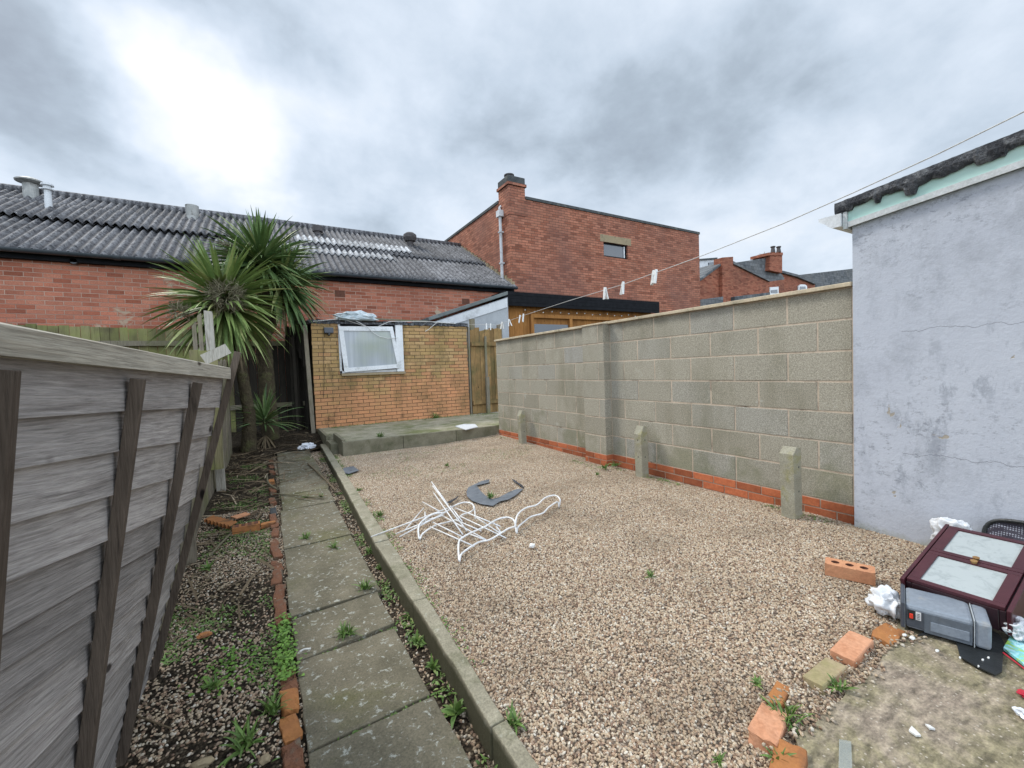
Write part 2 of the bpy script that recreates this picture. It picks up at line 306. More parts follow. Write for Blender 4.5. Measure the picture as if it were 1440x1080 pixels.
def mirror_glass():
    m, t, b = newmat('frosted cabinet glass'); o = t.obj()
    n = t.noise(t.mapping(o, (1, 1, 1), rot=(0, 0, .7)), 16, 9, .72, 1.2)
    c = t.mix(t.ramp(n, [(.50, 0), (.62, .55)]), (.40, .44, .44), (.24, .275, .28)); finish(t, b, c, .28, None, .6); return m
M['cab_glass'] = mirror_glass()
M['maroon'] = mk('maroon veneer', (.055, .012, .018), (.075, .018, .024), 6, .32, .05, .001, spec=.5)
M['maroon_dark'] = mk('dark cabinet side', (.025, .010, .014), (.035, .013, .017), 6, .4, .05, .001, spec=.5)
M['brass'] = mk('old brass', (.42, .25, .10), (.30, .17, .07), 30, .45, metal=.4)
M['grey_case'] = mk('silver grey plastic', (.20, .235, .28), (.25, .28, .32), 4, .33, .05, .001, spec=.5, c3=(.30, .30, .29), c3s=14, c3r=(.58, .7))
M['grey_dark'] = mk('dark grey plastic', (.055, .065, .08), (.07, .08, .10), 4, .4, .05, .001, spec=.5)
M['grey_mid'] = mk('mid grey plastic', (.10, .12, .145), (.13, .15, .175), 4, .4, .05, .001, spec=.5, c3=(.2, .2, .19), c3s=12)
M['grey_edge'] = mk('pale seam', (.45, .48, .50), (.38, .41, .43), 8, .4)
M['black_pl'] = mk('black plastic', (.012, .014, .015), (.022, .025, .026), 9, .4, .4, .006, spec=.5)
M['red_sw'] = mk('red switch', (.75, .05, .02), (.65, .05, .03), 8, .4)
M['label_w'] = mk('pale label', (.6, .6, .6), (.7, .7, .7), 20, .6)
M['label_k'] = mk('label print', (.12, .12, .13), (.3, .3, .3), 300, .6)
def bag_mat():
    m, t, b = newmat('thin white plastic'); finish(t, b, (.78, .80, .83), .35, None, .5)
    b.inputs['Transmission Weight'].default_value = .15; return m
M['bag'] = bag_mat()
M['tarp'] = mk('blue grey plastic wrap', (.38, .46, .50), (.55, .60, .62), 7, .4, .6, .02, fine=18)
M['felt'] = mk('torn roofing felt', (.045, .047, .055), (.10, .105, .115), 14, .9, 1.0, .03, fine=60, c3=(.20, .205, .215), c3s=16, c3r=(.5, .6))
def mint():
    m, t, b = newmat('peeling mint fascia'); o = t.obj()
    n = t.noise(t.mapping(o, (1, .6, 2)), 4, 6, .6)
    c = t.mix(t.ramp(n, [(.35, 0), (.65, 1)]), (.44, .66, .60), (.54, .73, .67)); finish(t, b, c, .6, t.bump(n, .1, .003), .3); return m
M['mint'] = mint()
M['pale_board'] = mk('pale fascia', (.60, .62, .62), (.52, .54, .54), 5, .6, c3=(.40, .46, .44), c3s=4)
M['slate'] = brick_tex('slate', (.105, .115, .125), (.16, .17, .18), (.05, .05, .055), bw=.3, rh=.22, ms=.02, grime_amt=.3, grime=(.2, .19, .17), bs=.4)
M['membrane'] = mk('grey weed membrane', (.115, .13, .15), (.16, .175, .195), 8, .75, .3, .004, c3=(.06, .065, .07), c3s=12)
M['rope'] = mk('white line', (.62, .62, .60), (.5, .5, .49), 40, .7)
M['peg'] = mk('white plastic peg', (.80, .80, .78), (.70, .70, .68), 30, .5)
M['white_clad'] = mk('white board', (.66, .68, .70), (.56, .58, .60), 4, .7, c3=(.40, .41, .42), c3s=3)
M['grey_clad'] = mk('grey sheet', (.33, .35, .37), (.40, .42, .44), 4, .7)
M['roof_trim'] = mk('grey felt trim', (.12, .14, .14), (.18, .20, .195), 5, .85)
M['cable'] = mk('black cable', (.02, .02, .02), (.03, .03, .03), 9, .6)
M['litter_twig'] = leaf_mat('dry leaf litter', (.19, .14, .085), (.10, .07, .04), (.36, .29, .20), .9)
M['paper_w'] = mk('crumpled wrapper', (.65, .68, .74), (.78, .80, .84), 30, .5)
M['teal'] = None
def colourful():
    m, t, b = newmat('printed colourful sheet'); o = t.obj(); n = t.noise(o, 22, 5, .6, 1.0)
    c = t.ramp(n, [(.30, (.05, .35, .08)), (.42, (.45, .65, .10)), (.5, (.15, .55, .60)), (.6, (.55, .8, .82)), (.7, (.1, .4, .55))])
    finish(t, b, c, .3, None, .5); return m
M['teal'] = colourful()
M['red_edge'] = mk('red plastic edge', (.45, .02, .04), (.5, .04, .06), 9, .4)
M['shard'] = mk('white ceramic', (.78, .78, .76), (.7, .7, .68), 9, .3, spec=.5)
def clear():
    m, t, b = newmat('clear plastic'); finish(t, b, (.42, .46, .44), .15, None, .6); b.inputs['Alpha'].default_value = .35; return m
M['clear'] = clear()
def mesh_mat():
    m, t, b = newmat('perforated dark mesh'); o = t.obj(); v = t.voro(t.mapping(o, (1, 1, 1)), 95, rnd=.0)
    c = t.mix(t.ramp(v, [(.30, 1), (.38, 0)]), (.035, .03, .045), (.30, .31, .36)); finish(t, b, c, .45, None, .5); return m
M['chair_mesh'] = mesh_mat()
# ---------------------------------------------------------------- mesh builder
class MB:
    def __init__(s): s.v = []; s.f = []; s.m = []; s.attr = None
    def add(s, vs, fs, mi=0):
        k = len(s.v); s.v += [Vector(p) for p in vs]; s.f += [tuple(i + k for i in f) for f in fs]; s.m += [mi] * len(fs)
    def box(s, x0, x1, y0, y1, z0, z1, mi=0):
        s.hexa([(x0, y0, z0), (x1, y0, z0), (x1, y1, z0), (x0, y1, z0), (x0, y0, z1), (x1, y0, z1), (x1, y1, z1), (x0, y1, z1)], mi)
    def hexa(s, p, mi=0): s.add(p, [(3, 2, 1, 0), (4, 5, 6, 7), (0, 1, 5, 4), (1, 2, 6, 5), (2, 3, 7, 6), (3, 0, 4, 7)], mi)
    def bbox(s, x0, x1, y0, y1, z0, z1, c=.003, j=0, mi=0):
        """box with chamfered front-facing look: corners jittered a little"""
        p = [(x0, y0, z0), (x1, y0, z0), (x1, y1, z0), (x0, y1, z0), (x0, y0, z1), (x1, y0, z1), (x1, y1, z1), (x0, y1, z1)]
        s.hexa([tuple(q + U(-j, j) for q in a) for a in p], mi)
    def obox(s, c, ax, ay, az, mi=0):
        c, ax, ay, az = map(Vector, (c, ax, ay, az))
        s.hexa([c - ax - ay - az, c + ax - ay - az, c + ax + ay - az, c - ax + ay - az, c - ax - ay + az, c + ax - ay + az, c + ax + ay + az, c - ax + ay + az], mi)
    def bar(s, a, b, w, d, up=(0, 0, 1), mi=0):
        a, b = Vector(a), Vector(b); ax = (b - a); L = ax.length; ax.normalize(); side = ax.cross(Vector(up)).normalized(); u = side.cross(ax)
        s.obox((a + b) / 2, ax * L / 2, side * w / 2, u * d / 2, mi)
    def tube(s, pts, r, n=8, closed=False, mi=0, caps=True):
        pts = [Vector(p) for p in pts]; N = len(pts); rs = r if isinstance(r, (list, tuple)) else [r] * N
        vs = []; prev = None
        for i, p in enumerate(pts):
            if closed: d = pts[(i + 1) % N] - pts[i - 1]
            else: d = pts[min(i + 1, N - 1)] - pts[max(i - 1, 0)]
            if d.length < 1e-9: d = Vector((0, 0, 1))
            d.normalize()
            if prev is None: a = d.orthogonal().normalized()
            else: a = (prev - d * prev.dot(d)); a = a.normalized() if a.length > 1e-6 else d.orthogonal().normalized()
            prev = a; b = d.cross(a)
            for k in range(n):
                t = 2 * PI * k / n; vs.append(p + (a * math.cos(t) + b * math.sin(t)) * rs[i])
        fs = []
        for i in range(N if closed else N - 1):
            j = (i + 1) % N
            for k in range(n): fs.append((i * n + k, i * n + (k + 1) % n, j * n + (k + 1) % n, j * n + k))
        if not closed and caps: fs.append(tuple(range(n - 1, -1, -1))); fs.append(tuple((N - 1) * n + k for k in range(n)))
        s.add(vs, fs, mi)
    def prism(s, poly, off, mi=0):
        """planar polygon of points, extruded by the vector off"""
        off = Vector(off); n = len(poly); P = [Vector(p) for p in poly]
        s.add(P + [p + off for p in P], [tuple(range(n)), tuple(range(2 * n - 1, n - 1, -1))] + [(i, i + n, (i + 1) % n + n, (i + 1) % n) for i in range(n)], mi)
    def lathe(s, c, prof, n=20, mi=0):
        c = Vector(c); vs = []; fs = []
        for r, z in prof:
            for k in range(n): t = 2 * PI * k / n; vs.append(c + Vector((r * math.cos(t), r * math.sin(t), z)))
        for i in range(len(prof) - 1):
            for k in range(n): fs.append((i * n + k, i * n + (k + 1) % n, (i + 1) * n + (k + 1) % n, (i + 1) * n + k))
        fs.append(tuple(range(n - 1, -1, -1))); fs.append(tuple((len(prof) - 1) * n + k for k in range(n)))
        s.add(vs, fs, mi)
    def build(s, name, mats, parent=None, smooth=False, bevel=0, origin=None):
        me = bpy.data.meshes.new(name); o0 = Vector((0, 0, 0))
        if parent is not None: o0 = wloc(parent)
        base = Vector(origin) if origin is not None else o0
        me.from_pydata([v - base for v in s.v], [], s.f)
        mats = mats if isinstance(mats, (list, tuple)) else [mats]
        for m in mats: me.materials.append(m)
        me.polygons.foreach_set('material_index', s.m)
        if smooth: me.polygons.foreach_set('use_smooth', [True] * len(s.f))
        if s.attr:
            at = me.attributes.new('grain', 'FLOAT_VECTOR', 'POINT')
            for i_, a_ in enumerate(s.attr): at.data[i_].vector = a_
        me.update(); o = bpy.data.objects.new(name, me); col.objects.link(o)
        if parent is not None: o.parent = parent; o.location = base - o0
        else: o.location = base
        if bevel:
            b = o.modifiers.new('bevel', 'BEVEL'); b.width = bevel; b.segments = 2; b.limit_method = 'ANGLE'
        return o
def wloc(o):
    v = Vector(o.location)
    while o.parent: o = o.parent; v += Vector(o.location)
    return v
def tag(o, label=None, cat=None, group=None, kind=None):
    if label: o['label'] = label
    if cat: o['category'] = cat
    if group: o['group'] = group
    if kind: o['kind'] = kind
    return o
def empty(name, loc, label, cat, group=None):
    o = bpy.data.objects.new(name, None); o.location = loc; o.empty_display_size = .1; col.objects.link(o); return tag(o, label, cat, group)
def fbm(x, y, s=1.0, seed=0): return mnoise.fractal(Vector((x * s + seed, y * s, seed * 1.7)), 1.0, 2.0, 4)
# ---------------------------------------------------------------- ground
def grid(name, m, x0, x1, y0, y1, nx, ny, zf, xf=None):
    b = MB(); vs = []; fs = []
    for j in range(ny + 1):
        for i in range(nx + 1):
            y = y0 + (y1 - y0) * j / ny
            xa, xb = (x0, x1) if xf is None else xf(y)
            x = xa + (xb - xa) * i / nx; vs.append((x, y, zf(x, y)))
    for j in range(ny):
        for i in range(nx): a = j * (nx + 1) + i; fs.append((a, a + 1, a + nx + 2, a + nx + 1))
    b.add(vs, fs); return b.build(name, m, smooth=True)
g = MB(); g.add([(-400, -400, -.30), (400, -400, -.30), (400, 400, -.30), (-400, 400, -.30)], [(0, 1, 2, 3)])
tag(g.build('ground', M['earth']), kind='structure')
def kerb_x(y):   # left and right top edge of the long concrete kerb
    tab = ((0, .595, .640), (1.1, .603, .658), (1.75, .620, .680), (3.1, .632, .735), (5.2, .722, .812), (8.2, .83, .925))
    for (a, l0, r0), (c, l1, r1) in zip(tab, tab[1:]):
        if y <= c: t = (y - a) / (c - a); return l0 + (l1 - l0) * t, r0 + (r1 - r0) * t
    return .83, .925
def gz(x, y):    # gravel surface
    z = -.012 + .02 * fbm(x, y, .9, 3)
    z += .05 * max(0, min(1, (y - 4.5) / 2.5)) * max(0, min(1, (x - 2.4) / 1.2))
    if y < 1.1: z -= .02 * (1.1 - y)
    return z
gravel_bed = grid('gravel_bed', M['gravel_base'], 0, 1, .2, 7.1, 40, 80, gz, lambda y: (kerb_x(y)[1] - .04, 3.72))
tag(gravel_bed, kind='structure')
def soilz(x, y): return -.085 + .02 * fbm(x, y, 2.1, 9) + .24 * max(0, min(1, (y - 7.6) / 1.6)) ** 1.3
soil = grid('soil_bed', M['soil'], 0, 1, .3, 12.0, 40, 120, soilz, lambda y: (-.75, .10 if y < 8.15 else .9))
tag(soil, kind='structure')
rest = grid('neighbour_ground', M['earth'], -9, -.75, -3, 12.0, 40, 60, lambda x, y: -.08 + .05 * fbm(x, y, .8, 5)); tag(rest, kind='structure')
# trench strip between slabs and kerb
strip = grid('path_margin', M['soil'], 0, 1, .3, 8.15, 6, 100, lambda x, y: -.105 + .01 * fbm(x, y, 6, 4), lambda y: (.0, kerb_x(y)[0] + .02)); tag(strip, kind='structure')
# path slabs
pb = MB(); js = [.62, 1.09, 1.59, 2.13, 2.52, 3.05, 3.56, 4.15, 4.62, 5.2, 5.75, 6.3, 6.8, 7.35, 7.85, 8.3]
for i in range(len(js) - 1):
    y0, y1 = js[i] + .010, js[i + 1] - .006; yc = (y0 + y1) / 2
    xl = .075 + .018 * max(0, yc - 3) + U(-.008, .008); xr = .523 + .022 * max(0, yc - 2) + U(-.008, .008)
    xl = min(xl, .17); tz = U(-.006, .006); sk = U(-.012, .012) + .01; n = 6
    # chipped, slightly uneven outline
    def edge(a, b_, k): return [(a[0] + (b_[0] - a[0]) * q / k + U(-.004, .004), a[1] + (b_[1] - a[1]) * q / k + U(-.004, .004)) for q in range(k)]
    A, B_, C_, D_ = (xl, y0 - sk), (xr, y0 + sk), (xr, y1 + sk), (xl, y1 - sk)
    out = edge(A, B_, n) + edge(B_, C_, n) + edge(C_, D_, n) + edge(D_, A, n)
    pb.prism([(x, y, -.115) for x, y in out][::-1], (0, 0, .055 + tz))
tag(pb.build('garden_path', M['slab'], bevel=.004), kind='structure')
# kerb
kb = MB(); segs = [.3, 1.25, 2.16, 3.07, 3.98, 4.9, 5.8, 6.7, 7.4, 8.1]
for a, b_ in zip(segs, segs[1:]):
    n = 8; vs = []
    for q in range(n + 1):
        y = a + .003 + (b_ - a - .006) * q / n; xl, xr = kerb_x(y); w = U(-.003, .003); zt = .022 + U(-.003, .003)
        vs += [(xl + w, y, -.16), (xl + w, y, zt), (xr + w, y, zt + U(-.002, .002)), (xr + w, y, -.16)]
    fs = [(0, 1, 2, 3), (4 * n + 3, 4 * n + 2, 4 * n + 1, 4 * n)]
    for q in range(n):
        for k in range(3): fs.append((q * 4 + k, (q + 1) * 4 + k, (q + 1) * 4 + k + 1, q * 4 + k + 1))
    kb.add(vs, fs)
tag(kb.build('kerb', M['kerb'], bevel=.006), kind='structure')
# yard concrete bottom right
yb = MB(); edge_pts = [(-.2, -1.2), (.9, .30), (1.30, .60), (1.42, .70), (1.70, .705), (1.90, .70), (2.1, .705), (2.32, .735), (2.55, .80), (3.0, .84), (3.62, .93), (3.62, -1.2)]
yy = []
for (a, b_), (c, d) in zip(edge_pts, edge_pts[1:]):
    for q in range(8): yy.append((a + (c - a) * q / 8, b_ + (d - b_) * q / 8 + .012 * fbm(a + (c - a) * q / 8, 1, 6, 2)))
yy.append(edge_pts[-1])
yb.prism([(x, y, -.2) for x, y in yy][::-1], (0, 0, .197))
tag(yb.build('yard_concrete', M['yard']), kind='structure')
# patio in front of the shed
pt = MB(); ptop = .195
pt.prism([(1.06, 6.92, .0), (3.64, 6.86, .0), (4.9, 6.9, 0), (4.9, 9.0, 0), (.93, 9.0, 0), (.93, 8.0, 0), (1.06, 7.9, 0)], (0, 0, ptop))
tag(pt.build('patio', M['patio']), kind='structure')
pe = MB(); xs = [1.0, 1.92, 2.84, 3.63]
for a, b_ in zip(xs, xs[1:]): pe.box(a + .003, b_ - .003, 6.80, 6.86, -.06, .20 + U(-.004, .004))
pe.box(1.0, 1.055, 6.865, 7.75, -.06, .235); pe.box(.90, 1.0, 7.3, 9.0, -.06, .12); pe.box(.885, .94, 7.76, 8.98, .1, .2)
tag(pe.build('patio_kerb', M['patio_edge'], bevel=.006), kind='structure')
# ---------------------------------------------------------------- pebbles (geometry nodes, stuff)
def pebble_field(name, base, m, density, rmin, rmax, seed, label, flat=.65, dens_noise=None, lift=.0):
    me = base if isinstance(base, bpy.types.Mesh) else base.data
    o = bpy.data.objects.new(name, me); col.objects.link(o); tag(o, label, 'gravel', kind='stuff')
    ng = bpy.data.node_groups.new(name + ' scatter', 'GeometryNodeTree')
    ng.interface.new_socket('Geometry', in_out='INPUT', socket_type='NodeSocketGeometry'); ng.interface.new_socket('Geometry', in_out='OUTPUT', socket_type='NodeSocketGeometry')
    N, L = ng.nodes, ng.links; gi = N.new('NodeGroupInput'); go = N.new('NodeGroupOutput')
    di = N.new('GeometryNodeDistributePointsOnFaces'); di.inputs['Density'].default_value = density; di.inputs['Seed'].default_value = seed
    L.new(gi.outputs[0], di.inputs['Mesh'])
    if dens_noise:
        nz = N.new('ShaderNodeTexNoise'); nz.inputs['Scale'].default_value = dens_noise[0]; nz.inputs['Detail'].default_value = 4
        ps = N.new('GeometryNodeInputPosition'); L.new(ps.outputs[0], nz.inputs['Vector'])
        mr = N.new('ShaderNodeMapRange'); mr.inputs[1].default_value = dens_noise[1]; mr.inputs[2].default_value = dens_noise[2]; mr.inputs[3].default_value = density * dens_noise[3]; mr.inputs[4].default_value = density
        L.new(nz.outputs[0], mr.inputs[0]); L.new(mr.outputs[0], di.inputs['Density'])
    g2i = N.new('GeometryNodeGeometryToInstance')
    for k in range(5):
        ic = N.new('GeometryNodeMeshIcoSphere'); ic.inputs['Subdivisions'].default_value = 2; ic.inputs['Radius'].default_value = 1.0
        nz = N.new('ShaderNodeTexNoise'); nz.inputs['Scale'].default_value = .9; nz.inputs['Detail'].default_value = 1
        pos = N.new('GeometryNodeInputPosition'); va = N.new('ShaderNodeVectorMath'); va.operation = 'ADD'; va.inputs[1].default_value = (k * 11.3, k * 3.1, k * 7.7)
        L.new(pos.outputs[0], va.inputs[0]); L.new(va.outputs[0], nz.inputs['Vector'])
        vs = N.new('ShaderNodeVectorMath'); vs.operation = 'SUBTRACT'; vs.inputs[1].default_value = (.5, .5, .5); L.new(nz.outputs[1], vs.inputs[0])
        vm = N.new('ShaderNodeVectorMath'); vm.operation = 'SCALE'; vm.inputs['Scale'].default_value = 1.5; L.new(vs.outputs[0], vm.inputs[0])
        sp = N.new('GeometryNodeSetPosition'); L.new(ic.outputs[0], sp.inputs['Geometry']); L.new(vm.outputs[0], sp.inputs['Offset'])
        ss = N.new('GeometryNodeSetShadeSmooth'); L.new(sp.outputs[0], ss.inputs[0])
        L.new(ss.outputs[0], g2i.inputs[0])
    iop = N.new('GeometryNodeInstanceOnPoints'); iop.inputs['Pick Instance'].default_value = True
    L.new(di.outputs['Points'], iop.inputs['Points']); L.new(g2i.outputs[0], iop.inputs['Instance'])
    rr = N.new('FunctionNodeRandomValue'); rr.data_type = 'FLOAT_VECTOR'; rr.inputs[0].default_value = (0, 0, 0); rr.inputs[1].default_value = (.9, .9, 6.28); L.new(rr.outputs[0], iop.inputs['Rotation'])
    rs = N.new('FunctionNodeRandomValue'); rs.data_type = 'FLOAT_VECTOR'; rs.inputs[0].default_value = (rmin, rmin * .75, rmin * flat); rs.inputs[1].default_value = (rmax, rmax * .8, rmax * flat); rs.inputs['Seed'].default_value = 5
    L.new(rs.outputs[0], iop.inputs['Scale'])
    sm = N.new('GeometryNodeSetMaterial'); sm.inputs['Material'].default_value = m; L.new(iop.outputs[0], sm.inputs[0])
    tr = N.new('GeometryNodeTransform'); tr.inputs['Translation'].default_value = (0, 0, lift); L.new(sm.outputs[0], tr.inputs[0])
    L.new(tr.outputs[0], go.inputs[0])
    md = o.modifiers.new('scatter', 'NODES'); md.node_group = ng; return o
pebble_field('gravel', gravel_bed, M['pebble'], 15000, .0038, .0078, 1, 'loose tan, white and brown pea gravel filling the yard', lift=.002)
bed_near = grid('bed_near', M['soil'], 0, 1, .3, 4.9, 20, 60, soilz, lambda y: (-.75, .10)); bnm = bed_near.data; bpy.data.objects.remove(bed_near)
pebble_field('bed_gravel', bnm, M['pebble_dirty'], 6500, .0035, .0095, 2, 'dirty sparse pebbles mixed with soil beside the leaning fence', dens_noise=(1.9, .36, .6, .15))
pebble_field('margin_gravel', strip, M['pebble_dirty'], 3800, .005, .010, 3, 'small dirty pebbles in the gap between slabs and kerb', dens_noise=(3, .35, .6, .2))
# pebbles spilled on the concrete beside the brick row
sp_me = MB(); vs = []; n = 30
for i in range(n + 1):
    x = 1.05 + 1.35 * i / n; ye = .40 + (.32 * min(1, (x - 1.05) / .35)); vs += [(x, ye - .03 - .03 * math.sin(i * .7), .0), (x, ye + .12, .0)]
sp_me.add(vs, [(2 * i, 2 * i + 2, 2 * i + 3, 2 * i + 1) for i in range(n)])
spo = sp_me.build('spill', M['soil']); spm = spo.data; bpy.data.objects.remove(spo); pebble_field('spilled_gravel', spm, M['pebble_dirty'], 5600, .004, .009, 6, 'pebbles spilled around the row of loose bricks onto the concrete', dens_noise=(8, .35, .6, .1), lift=.003)
# ---------------------------------------------------------------- block wall (right boundary)
WX = 3.66; bw = empty('block_wall', (WX, 4.1, 0), 'grey concrete block garden wall on red brick base with buff coping', 'wall')
core = MB(); Y0, Y1 = 1.395, 6.77; z_b = .129; pitch = .2263
core.box(WX + .003, WX + .21, Y0, Y1, -.2, z_b + 7 * pitch)
PL0, PL1 = 3.87, 4.26; PXf = 3.56
core.box(PXf + .003, WX + .002, PL0 + .003, PL1 - .003, -.2, z_b + 7 * pitch)
core.build('mortar_core', M['block_mortar'], bw)
def blk(mb, x0, x1, y0, y1, z0, z1, ch=.004):
    # block with a chamfered face towards -X
    j = lambda: U(-.0012, .0012)
    f = [(x0, y0 + ch, z0 + ch), (x0, y1 - ch, z0 + ch), (x0, y1 - ch, z1 - ch), (x0, y0 + ch, z1 - ch)]
    m_ = [(x0 + ch, y0, z0), (x0 + ch, y1, z0), (x0 + ch, y1, z1), (x0 + ch, y0, z1)]
    b_ = [(x1, y0, z0), (x1, y1, z0), (x1, y1, z1), (x1, y0, z1)]
    vs = [(a + j(), b + j(), c + j()) for a, b, c in f + m_] + b_
    fs = [(3, 2, 1, 0)]
    for k in range(4):
        q = (k + 1) % 4; fs += [(k, q, q + 4, k + 4), (k + 4, q + 4, q + 8, k + 8)]
    mb.add(vs, fs)
bl = MB()
# joint phases taken from the right hand end
for r in range(7):
    z0 = z_b + r * pitch + .005; z1 = z_b + (r + 1) * pitch - .005
    y = Y0 + .012; L = .43 if r % 2 == 0 else .215
    seg = []
    while y < Y1 - .01:
        e = min(y + L, Y1); seg.append((y, e)); y = e + .011; L = .44
    for a, e in seg:
        if e <= PL0 or a >= PL1: parts = [(a, e)]
        else:
            parts = []
            if a < PL0: parts.append((a, PL0 - .008))
            if e > PL1: parts.append((PL1 + .008, e))
        for a2, e2 in parts:
            if e2 - a2 > .03: blk(bl, WX + U(-.0015, .0015), WX + .1, a2, e2, z0, z1)
    # pier
    if r % 2: blk(bl, PXf, WX + .02, PL0, PL1, z0, z1)
    else:
        blk(bl, PXf, WX + .02, PL0, PL0 + .10, z0, z1); blk(bl, PXf, WX + .02, PL0 + .11, PL1, z0, z1)
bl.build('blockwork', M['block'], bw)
rb = MB()
for r in range(3):
    z1 = z_b - .004 - r * .072; z0 = z1 - .062; y = Y0 + .004; L = .215 if r % 2 == 0 else .105
    while y < Y1 - .01:
        e = min(y + L, Y1); L = .215
        if e < PL0 or y > PL1: blk(rb, WX - .003, WX + .1, y, e, z0, z1, .002)
        else:
            if y < PL0 - .03: blk(rb, WX - .003, WX + .1, y, PL0 - .008, z0, z1, .002)
            if e > PL1 + .03: blk(rb, WX - .003, WX + .1, PL1 + .008, e, z0, z1, .002)
        y = e + .010
    y = PL0 - (.0 if r % 2 else .0); L = .105 if r % 2 else .215
    while y < PL1 - .02:
        e = min(y + L, PL1); blk(rb, PXf - .003, WX + .02, y, e, z0, z1, .002); y = e + .01; L = .215
rb.build('brick_base', M['base_brick'], bw)
cp = MB(); zt = z_b + 7 * pitch; y = Y0
for L in (1.28, 1.02, 1.15, 1.0, .93):
    e = min(y + L, Y1 + .01); cp.hexa([(WX - .035, y + .003, zt + .002), (WX + .24, y + .003, zt + .002), (WX + .24, e, zt + .002), (WX - .035, e, zt + .002), (WX - .035, y + .003, zt + .032), (WX + .24, y + .003, zt + .05), (WX + .24, e, zt + .05), (WX - .035, e, zt + .032)]); y = e
cp.box(PXf - .01, WX - .036, PL0 - .01, PL1 + .01, zt + .002, zt + .022)
cp.build('coping', M['buff_coping'], bw, bevel=.004)
# concrete spurs standing in the gravel
def spur(x, y, w, d, h, lean, label, top):
    t = MB(); z0 = -.12
    t.add([(x, y, z0), (x + w, y, z0), (x + w, y + d, z0), (x, y + d, z0),
           (x + lean, y, h - top), (x + w * .45 + lean, y, h), (x + w + lean, y, h - .01), (x + w + lean, y + d, h - .01), (x + w * .45 + lean, y + d, h), (x + lean, y + d, h - top)],
          [(3, 2, 1, 0), (0, 1, 6, 5, 4), (1, 2, 7, 6), (2, 3, 9, 8, 7), (3, 0, 4, 9), (4, 5, 8, 9), (5, 6, 7, 8)])
    for hz in (h * .38, h * .72):   # bolt holes
        c = Vector((x - .002 + lean * hz / h, y + d / 2, hz)); t.tube([c + Vector((.0, 0, 0)), c + Vector((.003, 0, 0))], .009, 8, mi=1)
        c = Vector((x + w / 2, y - .001, hz)); t.tube([c, c + Vector((0, .003, 0))], .008, 8, mi=1)
    o = t.build('concrete_post', [M['spur'], M['black_pl']], bevel=.006, origin=(x + w / 2, y + d / 2, 0)); return tag(o, label, 'post', 'concrete post stubs along the block wall')
spur(3.42, 1.68, .11, .10, .545, -.02, 'stubby mossy concrete post by the block wall, nearest the blue rendered wall', .05)
spur(3.50, 3.25, .095, .10, .545, -.01, 'concrete post stub with yellow green side just in front of the wall pier', .09)
spur(3.52, 5.75, .09, .10, .55, -.02, 'small concrete post stub by the block wall, closest to the patio', .09)
# ---------------------------------------------------------------- rendered outbuilding (right)
ob = empty('rendered_outbuilding', (4.6, 0, 0), 'pale blue rendered outbuilding with mint fascia and torn felt roof edge', 'building')
RX = 3.62; b = MB()
def rz(y): return 2.125 + (1.385 - y) * .104
b.prism([(RX, 1.385, -.2), (RX, 1.385, rz(1.385)), (RX, -2.2, rz(-2.2)), (RX, -2.2, -.2)], (2.6, 0, 0)); b.build('rendered_wall', M['render'], ob)
b = MB(); b.prism([(RX - .022, 1.40, rz(1.4) + .002), (RX - .022, 1.40, rz(1.4) + .150), (RX - .022, -2.2, rz(-2.2) + .150), (RX - .022, -2.2, rz(-2.2) + .002)], (.02, 0, 0)); b.build('fascia', M['mint'], ob)
b = MB(); b.prism([(RX - .034, 1.40, rz(1.4) - .004), (RX - .034, 1.40, rz(1.4) + .034), (RX - .034, -2.2, rz(-2.2) + .034), (RX - .034, -2.2, rz(-2.2) - .004)], (.011, 0, 0))
b.box(RX - .04, RX + .3, 1.402, 1.425, rz(1.4) - .012, rz(1.4) + .150); b.build('trim', M['pale_board'], ob)
b = MB(); n = 300; vs = []
for i in range(n + 1):
    y = 1.47 - 3.6 * i / n; z = rz(y) + .142
    drop = .034 + .045 * fbm(y, 0, 2.6, 4) + .016 * fbm(y, 3, 17, 6) + (.05 if abs(y - 1.235) < .018 else 0) + (.055 if abs(y - 1.06) < .03 else 0) + (.03 if .66 < y < .78 else 0)
    if y > 1.37: drop = .05
    drop = max(drop, .002)
    q = lambda: .006 * fbm(y, R(), 20, 1)
    lay = .004 * fbm(y, 4, 14, 2)
    vs += [(RX - .038 + q(), y, z - drop * .75), (RX - .052 + q(), y, z - drop * .45 + lay), (RX - .060 + q(), y, z + .0 + lay), (RX - .05 + q(), y, z + .045), (RX + .05, y, z + .062), (RX + 2.6, y, z + .066), (RX + 2.6, y, z - .02), (RX - .02, y, z - drop * .7)]
fs = []
for i in range(n):
    for k in range(8): fs.append((i * 8 + k, i * 8 + (k + 1) % 8, (i + 1) * 8 + (k + 1) % 8, (i + 1) * 8 + k))
fs.append(tuple(range(8))); b.add(vs, fs); b.build('roof_felt', M['felt'], ob)
b = MB(); gy, gzz = 1.50, rz(1.4) + .045
for x0, x1 in ((RX - .06, RX + 2.5),):
    prof = [(0, .055), (0, -.035), (.05, -.034), (.075, -.02), (.10, .008), (.135, .03), (.14, .055)]
    P = [(x0, gy - .07 + a, gzz + c) for a, c in prof]; b.prism(P, (x1 - x0, 0, 0))
b.build('gutter', M['white_pvc'], ob)
